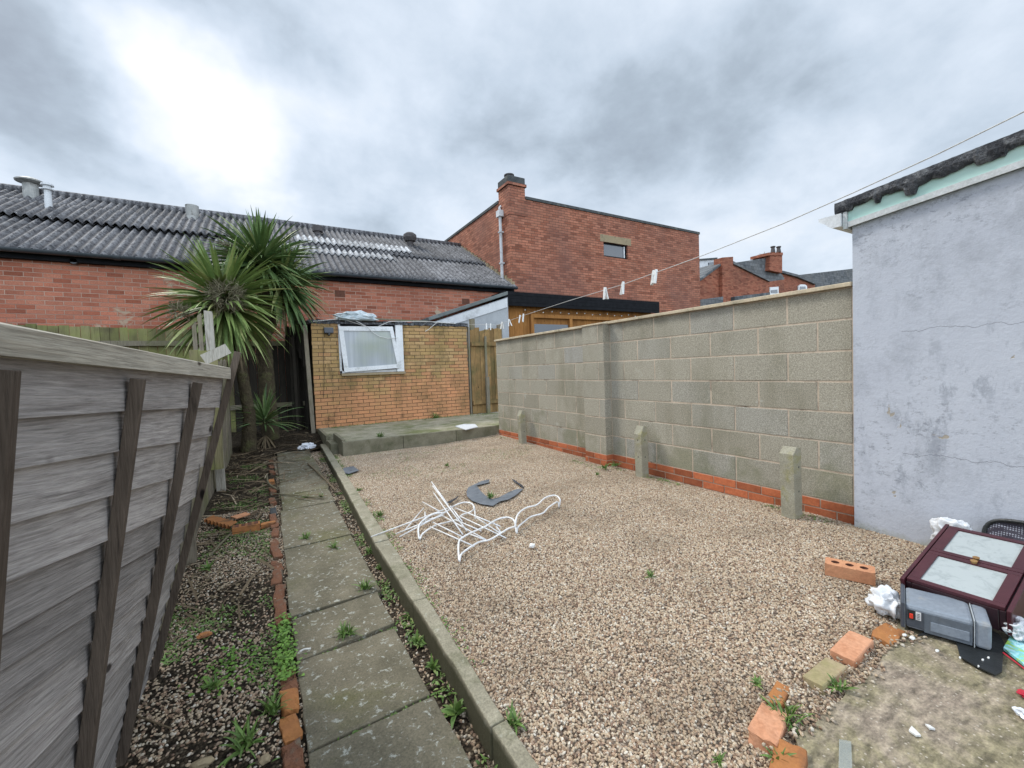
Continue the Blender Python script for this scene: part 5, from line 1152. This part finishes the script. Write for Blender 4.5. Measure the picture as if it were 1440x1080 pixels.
# leaf litter: dead palm blades on the soil and the far slabs
b = MB()
for i in range(560):
    r_ = R()
    if r_ < .62: x, y = U(-.45, .02), U(2.6, 8.3)
    elif r_ < .93: x, y = U(-.3, .8), U(7.0, 9.4)
    else: x, y = U(.1, .6), U(4.6, 7.2)
    if y < 4 and R() < .6: continue
    z = max(soilz(x, y), -.06 if x > .08 and y < 8.3 else -9) + U(.004, .03); a = U(0, PI)
    leaf(b, Vector((x, y, z)), Vector((math.cos(a), math.sin(a), U(-.02, .12))), U(.06, .42), U(.003, .010), U(.01, .06), fold=.15)
tag(b.build('leaf_litter', M['litter_twig']), 'dry fallen sword leaves and twigs over the bed and the far slabs', 'leaf litter', kind='stuff')
b = MB()
for i in range(2600):
    x, y = U(-.5, .0), U(2.6, 8.2)
    if fbm(x, y, 1.5, 12) < -.15: continue
    a = U(0, 2 * PI); leaf(b, Vector((x, y, soilz(x, y) + U(.0, .012))), Vector((math.cos(a), math.sin(a), U(-.1, .4))), U(.012, .035), U(.003, .008), .1, fold=.2)
tag(b.build('bark_litter', M['palm_dead']), 'small brown chips and leaf crumbs covering the dark soil', 'leaf litter', kind='stuff')
def stick(P, r_, label, name='stick', m='palm_dead'): b = MB(); b.tube(smoothpts([Vector(p) for p in P], 5), r_, 6); tag(b.build(name, M[m]), label, 'stick')
stick([G(433, 652, -.04), G(455, 672, -.04), G(472, 690, -.04)], .010, 'dark bent stick lying across the far slabs beside the kerb')
stick([G(385, 694, -.05), G(420, 697, -.045), G(455, 701, -.05)], .007, 'long straight pale stick lying across the path slabs', m='stalk')
stick([G(294, 783, -.06), G(310, 765, -.05), G(325, 750, -.05)], .008, 'curved pale stick lying on the soil below the orange tile', m='stalk')
stick([G(375, 668, -.05), G(378, 680, -.03), G(390, 688, -.05)], .010, 'short curved pale stick on the brick edging', m='stalk')
stick([G(175, 1000, -.06), G(215, 1015, -.05), G(240, 1024, -.06)], .003, 'thin dry twig on pebbles by the leaning panel')
crumple('brick_lump', M['loose_brick2'], G(287, 893, -.06), .03, .02, .012, 8, 'small curved red shard lying among pebbles by the clover', 'brick piece', 3, .4)
stick([G(437, 912, -.045), G(428, 913, -.045), G(422, 916, -.05)], .004, 'small pale splinter at a slab corner by the clover', m='shard', name='splinter')
crumple('crumpled_bag', M['paper_w'], G(432, 628, .0), .12, .09, .06, 5, 'crumpled white and blue wrapper at the far end of the path', 'rubbish', 4, .6)
crumple('tan_stone', M['stone'], G(372, 1068, -.06), .02, .018, .012, 6, 'pale flat stone in the pebbles beside the bottom edging brick', 'stone', 2, .3)
crumple('tan_stone', M['stone'], G(285, 1073, -.06), .035, .018, .014, 7, 'orange brown stone at the bottom edge left of the edging bricks', 'stone', 2, .3)
b = MB(); P = [G(640, 600, .197), G(652, 597, .197), G(668, 597, .197), G(672, 601, .197), G(655, 605, .197)]; b.prism(P[::-1], (0, 0, .012)); tag(b.build('white_offcut', M['white_clad']), 'flat pale board offcut lying on the patio near the gate', 'board')
# ---------------------------------------------------------------- rubbish pile on the right
# grey appliance lying on its side
ap = empty('grey_appliance', (2.45, .62, .01), 'small silver grey appliance lying on its side with red switch, on black sheet', 'appliance')
A = Vector((2.385, .745, .015)); B_ = Vector((2.465, .490, .015)); ux = (B_ - A).normalized(); uy = Vector((-ux.y, ux.x, 0)); Lb = (B_ - A).length; uz = Vector((0, 0, 1)); HB = .105; DB = .20
def apb(x0, x1, y0, y1, z0, z1): return [A + ux * a + uy * c + uz * d for a, c, d in ((x0, y0, z0), (x1, y0, z0), (x1, y1, z0), (x0, y1, z0), (x0, y0, z1), (x1, y0, z1), (x1, y1, z1), (x0, y1, z1))]
b = MB(); b.hexa(apb(.016, Lb - .045, .0, DB, 0, HB)); b.build('casing', M['grey_case'], ap, bevel=.014)
b = MB(); b.hexa(apb(0, .014, -.004, DB + .004, -.003, HB + .006)); b.build('end_plate', M['grey_dark'], ap, bevel=.004)
b = MB(); b.hexa(apb(Lb - .043, Lb + .004, -.002, DB, -.002, HB + .002)); b.build('end_cap', M['grey_case'], ap, bevel=.012)
b = MB(); b.hexa(apb(Lb - .0455, Lb - .0425, -.003, DB + .001, -.003, HB + .003)); b.hexa(apb(.0145, .0155, -.002, DB + .002, -.002, HB + .002)); b.build('seam', M['grey_edge'], ap)
b = MB(); b.hexa(apb(.02, .075, -.003, .0, .012, HB - .02)); b.build('switch_panel', M['grey_dark'], ap)
b = MB(); b.hexa(apb(.0755, Lb - .05, -.002, .001, .002, HB - .02)); b.build('front_panel', M['grey_mid'], ap)
b = MB(); b.hexa(apb(.095, Lb - .058, -.0045, -.002, .016, .055)); b.build('recess_strip', M['grey_case'], ap, bevel=.003)
b = MB(); b.hexa(apb(.024, .046, -.006, -.003, .045, .085)); b.build('switch_surround', M['black_pl'], ap)
b = MB(); b.hexa(apb(.029, .041, -.010, -.006, .05, .072)); b.build('switch', M['red_sw'], ap, bevel=.003)
b = MB(); b.hexa(apb(.049, .066, -.0045, -.003, .048, .084)); lb_ = b.build('sticker', M['label_w'], ap)
b = MB()
for k in range(4): b.hexa(apb(.053, .062, -.0056, -.0046, .052 + .007 * k, .056 + .007 * k))
b.build('print', M['label_k'], lb_)
# cabinet lying on its back
cb = empty('glazed_cabinet', (3.0, .6, 0), 'maroon two door glazed cabinet lying on its back against the blue wall', 'cabinet')
zc = .135
P0 = G(1275, 817, zc) ; P1 = G(1413, 860, zc); e1 = (P1 - P0).normalized(); P3 = G(1333, 742, .25); 
e2 = (P3 - P0); e2 = (e2 - e1 * e2.dot(e1)); Wc = e2.length; e2.normalize(); e3 = e1.cross(e2)
if e3.z < 0: e3 = -e3
Lc = (P1 - P0).length
def cpt(a, c, d): return P0 + e1 * a + e2 * c + e3 * d
def cbox(a0, a1, c0_, c1_, d0, d1): return [cpt(*q) for q in ((a0, c0_, d0), (a1, c0_, d0), (a1, c1_, d0), (a0, c1_, d0), (a0, c0_, d1), (a1, c0_, d1), (a1, c1_, d1), (a0, c1_, d1))]
b = MB(); b.hexa(cbox(-.004, .016, -.0, Wc, -.10, -.002)); b.hexa(cbox(Lc - .016, Lc + .004, 0, Wc, -.10, -.002)); b.hexa(cbox(.017, Lc - .017, 0, .016, -.10, -.002)); b.hexa(cbox(.017, Lc - .017, Wc - .016, Wc, -.10, -.002)); b.hexa(cbox(.017, Lc - .017, .017, Wc - .017, -.10, -.09)); b.build('carcass', M['maroon_dark'], cb, bevel=.003)
b = MB(); b.hexa(cbox(-.022, -.006, -.01, Wc + .02, -.10, .012)); b.hexa(cbox(Lc + .006, Lc + .022, -.01, Wc + .02, -.10, .012)); b.build('side_rail', M['maroon'], cb, bevel=.003)
for i in range(2):
    c0_, c1_ = (.0 + i * Wc / 2 + .002, (i + 1) * Wc / 2 - .002); fw = .032 if True else 0
    b = MB(); fl = .07
    b.hexa(cbox(.0, Lc, c0_, c0_ + .028, 0, .016)); b.hexa(cbox(.0, Lc, c1_ - .028, c1_, 0, .016)); b.hexa(cbox(.0, .04, c0_ + .028, c1_ - .028, 0, .016)); b.hexa(cbox(Lc - .04, Lc, c0_ + .028, c1_ - .028, 0, .016)); d_ = b.build('door', M['maroon'], cb, bevel=.002)
    b = MB(); b.hexa(cbox(.04, Lc - .04, c0_ + .028, c1_ - .028, .004, .009)); b.build('pane', M['cab_glass'], d_)
    b = MB(); m_ = cpt(Lc * .52, Wc / 2 + (-.018 if i == 0 else .018), .016); b.tube([m_, m_ + e3 * .012], [.010, .013], 10); b.build('knob', M['brass'], d_)
# chair back / black sheet / bags
chb = empty('mesh_chair', (3.5, .6, .15), 'dark perforated plastic chair leaning behind the cabinet against the wall', 'chair')
Cc = PX(1418, 760, 3.5); b = MB(); ring = []
n = 40; a_u = Vector((.0, -1, 0)); a_v = Vector((.25, 0, 1)).normalized()
for k in range(n):
    t = 2 * PI * k / n; ct, st = math.cos(t), math.sin(t); q = .22 * (abs(ct) ** .6) * (1 if ct > 0 else -1); w_2 = .14 * (abs(st) ** .6) * (1 if st > 0 else -1); ring.append(Cc + Vector((0, -.12, -.03)) + a_u * q + a_v * w_2 + Vector((.03 * (q / .22) ** 2, 0, 0)))
b.prism(ring, (.012, 0, 0)); b.build('back_mesh', M['chair_mesh'], chb)
b = MB(); b.tube(ring, .011, 8, closed=True); b.build('back_frame', M['black_pl'], chb, smooth=True)
b = MB(); b.tube([Cc + Vector((.0, -.02, -.13)), Cc + Vector((-.02, -.02, -.30))], .012, 8); b.tube([Cc + Vector((.0, -.25, -.13)), Cc + Vector((-.02, -.25, -.30))], .012, 8); b.build('leg', M['black_pl'], chb)
b = MB(); outl = [(1290, 895), (1320, 893), (1345, 905), (1350, 925), (1372, 938), (1400, 951), (1409, 946), (1412, 905), (1405, 893), (1380, 880), (1330, 870)]
P = [G(x, y, .006) for x, y in outl]; b.prism(P[::-1], (0, 0, .005)); tag(b.build('black_sheet', M['black_pl']), 'crumpled black plastic sheet under the grey appliance on the concrete', 'sheet')
def bag(c, s, seed, label):
    import bmesh
    bm = bmesh.new(); bmesh.ops.create_icosphere(bm, subdivisions=5, radius=1)
    for v in bm.verts:
        p = v.co.copy(); rid = (1 - abs(mnoise.noise(p * 1.7 + Vector((seed, 0, 0)))) * 2) * .55; rid2 = (1 - abs(mnoise.noise(p * 4.2 + Vector((0, seed, 0)))) * 2) * .16
        d = .50 + rid * .9 + rid2 * .6 + .55 * mnoise.noise(p * .9 + Vector((0, 0, seed))); v.co = Vector((p.x * s[0] * d, p.y * s[1] * d, p.z * s[2] * d)); v.co.z = max(v.co.z, -s[2] * .6)
    me = bpy.data.meshes.new('bag'); bm.to_mesh(me); bm.free(); me.materials.append(M['bag']); me.polygons.foreach_set('use_smooth', [True] * len(me.polygons)); o = bpy.data.objects.new('plastic_bag', me); o.location = c; col.objects.link(o); return tag(o, label, 'bag', 'white plastic bags in the rubbish pile')
bag(G(1248, 850, .045), (.062, .075, .07), 12.3, 'crumpled white carrier bag beside the red switch end of the grey appliance')
bag(PX(1335, 752, 3.50), (.04, .09, .09), 7.7, 'thin white bag tucked between the blue wall and the top of the cabinet')
b = MB(); P = [G(x, y, .012) for x, y in ((1411, 914), (1425, 890), (1460, 880), (1480, 960), (1440, 937))]; b.prism(P[::-1], (0, 0, .01)); o = b.build('printed_packet', M['teal']); tag(o, 'bright teal and green printed packet on the concrete at the right edge', 'packet')
b = MB(); b.tube([G(1411, 918, .016), G(1440, 940, .016), G(1470, 962, .016)], .003, 6); b.build('red_edge', M['red_edge'], o)
bag(G(1432, 885, .06), (.05, .05, .05), 4.4, 'crumpled clear white wrapping behind the printed packet')
crumple('red_wrapper', M['red_edge'], G(1440, 976, .01), .022, .015, .01, 3, 'small red wrapper on the concrete at the right edge', 'rubbish', 3, .5)
crumple('white_wrapper', M['paper_w'], G(1442, 1004, .015), .022, .03, .018, 9, 'crumpled whitish wrapper on the concrete at the right edge', 'rubbish', 3, .6)
SH = [((1282, 1023), (1278, 1029), (1288, 1036), (1295, 1036)), ((1301, 1020), (1307, 1026), (1315, 1027), (1308, 1022))]
for i, s_ in enumerate(SH):
    b = MB(); b.prism([G(x, y, .0) for x, y in s_], (0, 0, .006)); tag(b.build('ceramic_shard', M['shard']), ['larger white ceramic shard alone on the concrete', 'thin white sliver beside the larger shard on the concrete'][i], 'shard')
b = MB(); b.prism([G(x, y, .0) for x, y in ((1180, 1041), (1197, 1044), (1199, 1090), (1179, 1090))], (0, 0, .004)); tag(b.build('clear_strip', M['clear']), 'clear plastic strip lying on the concrete at the bottom edge', 'plastic strip')
for i, (x, y, s_) in enumerate([(1272, 893, .012), (1283, 897, .015), (1318, 915, .010), (1350, 925, .006), (1382, 928, .006), (1390, 925, .006), (1376, 937, .005)]):
    o = crumple('white_crumb', M['shard'], G(x, y, .012), s_, s_ * .6, .005, i, ['white flake by the corner of the appliance', 'largest white flake beside the orange brick', 'white flake at the left edge of the black sheet', 'white pebble on the black sheet, left one', 'white pebble on the black sheet near the appliance corner', 'rounder white pebble on the black sheet under the appliance end', 'tiny white pebble on the black sheet, lowest one'][i], 'fragment', 2, .3)
# ---------------------------------------------------------------- sky, sun, camera
w = bpy.data.worlds.new('World'); scn.world = w; w.use_nodes = True; t = NT(w.node_tree); t.n.clear()
SUN_EL, SUN_AZ = math.radians(50), math.radians(-32)      # azimuth clockwise from +Y
sky = t.new('ShaderNodeTexSky', sky_type='NISHITA'); sky.sun_disc = False; sky.sun_elevation = SUN_EL; sky.sun_rotation = SUN_AZ
tc = t.new('ShaderNodeTexCoord').outputs['Generated']
nv = t.new('ShaderNodeVectorMath', operation='NORMALIZE'); t.link(tc, nv.inputs[0]); D = nv.outputs[0]; s = t.sep(D)
den = t.math('ADD', t.math('MAXIMUM', s[2], 0.0), .42); plane = t.comb(t.math('DIVIDE', s[0], den), t.math('DIVIDE', s[1], den), 0.0)
wv = t.new('ShaderNodeVectorMath', operation='MULTIPLY_ADD'); t.link(t.noise(D, 2.6, 5, .6, out=1), wv.inputs[0]); wv.inputs[1].default_value = (.30, .30, .30)
wb = t.new('ShaderNodeVectorMath', operation='SUBTRACT'); t.link(D, wb.inputs[0]); wb.inputs[1].default_value = (.15, .15, .15); t.link(wb.outputs[0], wv.inputs[2])
def blob(px, py, rad, amp):
    d = ray(px, py).normalized(); ds = t.new('ShaderNodeVectorMath', operation='DISTANCE'); t.link(wv.outputs[0], ds.inputs[0]); ds.inputs[1].default_value = tuple(d)
    mr = t.new('ShaderNodeMapRange', interpolation_type='SMOOTHERSTEP'); mr.inputs[1].default_value = rad; mr.inputs[2].default_value = 0.0; mr.inputs[3].default_value = 0; mr.inputs[4].default_value = amp; t.link(ds.outputs['Value'], mr.inputs[0]); return mr.outputs[0]
n1 = t.noise(plane, 1.9, 9, .56, .15); n2 = t.noise(t.mapping(plane, (1, 1, 1), (5, 3, 0)), 5.5, 8, .58, .2)
v = t.math('ADD', t.math('MULTIPLY', n1, .80), t.math('MULTIPLY', n2, .42)); v = t.math('ADD', v, .03)
for a in ((165, 70, .13, .12), (240, 125, .16, .20), (320, 185, .20, .34), (345, 225, .13, .14), (520, 210, .20, .12), (30, 245, .2, .08), (520, 60, .3, .05), (700, 330, .3, .06), (1050, 90, .4, .04), (1180, 340, .3, .05),
          (370, 60, .22, -.26), (100, 165, .18, -.16), (20, 30, .25, -.12), (950, 150, .30, -.16), (1050, 170, .25, -.10), (660, 185, .22, -.10), (560, 270, .16, -.08), (840, 230, .25, -.08), (480, 290, .2, -.06), (30, 60, .16, -.08), (1350, 160, .3, -.03)):
    v = t.math('ADD', v, blob(*a))
cc = t.ramp(v, [(.30, (.22, .255, .30)), (.42, (.285, .335, .39)), (.54, (.38, .44, .51)), (.68, (.475, .53, .60)), (.84, (.58, .61, .645)), (.98, (.66, .665, .67))])
back = t.ramp(t.math('MULTIPLY_ADD', s[1], -.5, .5), [(.48, .90), (.75, 2.25)])     # unseen sky behind the camera, brightened as added fill light
cc = t.mix(1.0, cc, back, 'MULTIPLY')
bg1 = t.new('ShaderNodeBackground'); t.link(sky.outputs[0], bg1.inputs[0]); bg1.inputs[1].default_value = .08
bg2 = t.new('ShaderNodeBackground'); t.link(cc, bg2.inputs[0]); bg2.inputs[1].default_value = 1.0
mx = t.new('ShaderNodeMixShader'); mx.inputs[0].default_value = .92; t.link(bg1.outputs[0], mx.inputs[1]); t.link(bg2.outputs[0], mx.inputs[2])
wo2 = t.new('ShaderNodeOutputWorld'); t.link(mx.outputs[0], wo2.inputs[0])
sl_ = bpy.data.lights.new('sun', 'SUN'); sl_.energy = 1.5; sl_.angle = math.radians(14); sl_.color = (1.0, .965, .90); so = bpy.data.objects.new('sun', sl_); col.objects.link(so)
sd = Vector((math.sin(SUN_AZ) * math.cos(SUN_EL), math.cos(SUN_AZ) * math.cos(SUN_EL), math.sin(SUN_EL))); so.rotation_euler = sd.to_track_quat('Z', 'Y').to_euler()
cd = bpy.data.cameras.new('camera'); cam = bpy.data.objects.new('camera', cd); col.objects.link(cam); scn.camera = cam
cd.sensor_width = 36; cd.lens = 15.0; cd.clip_start = .02; cd.clip_end = 2000
mw = Matrix((CX_, CY_, CZ_)).transposed().to_4x4(); mw.translation = CAM; cam.matrix_world = mw
vs_ = scn.view_settings; vs_.view_transform = 'Standard'; vs_.look = 'None'; vs_.gamma = 1; vs_.exposure = 0.88
scn.render.resolution_x = 1024; scn.render.resolution_y = 768
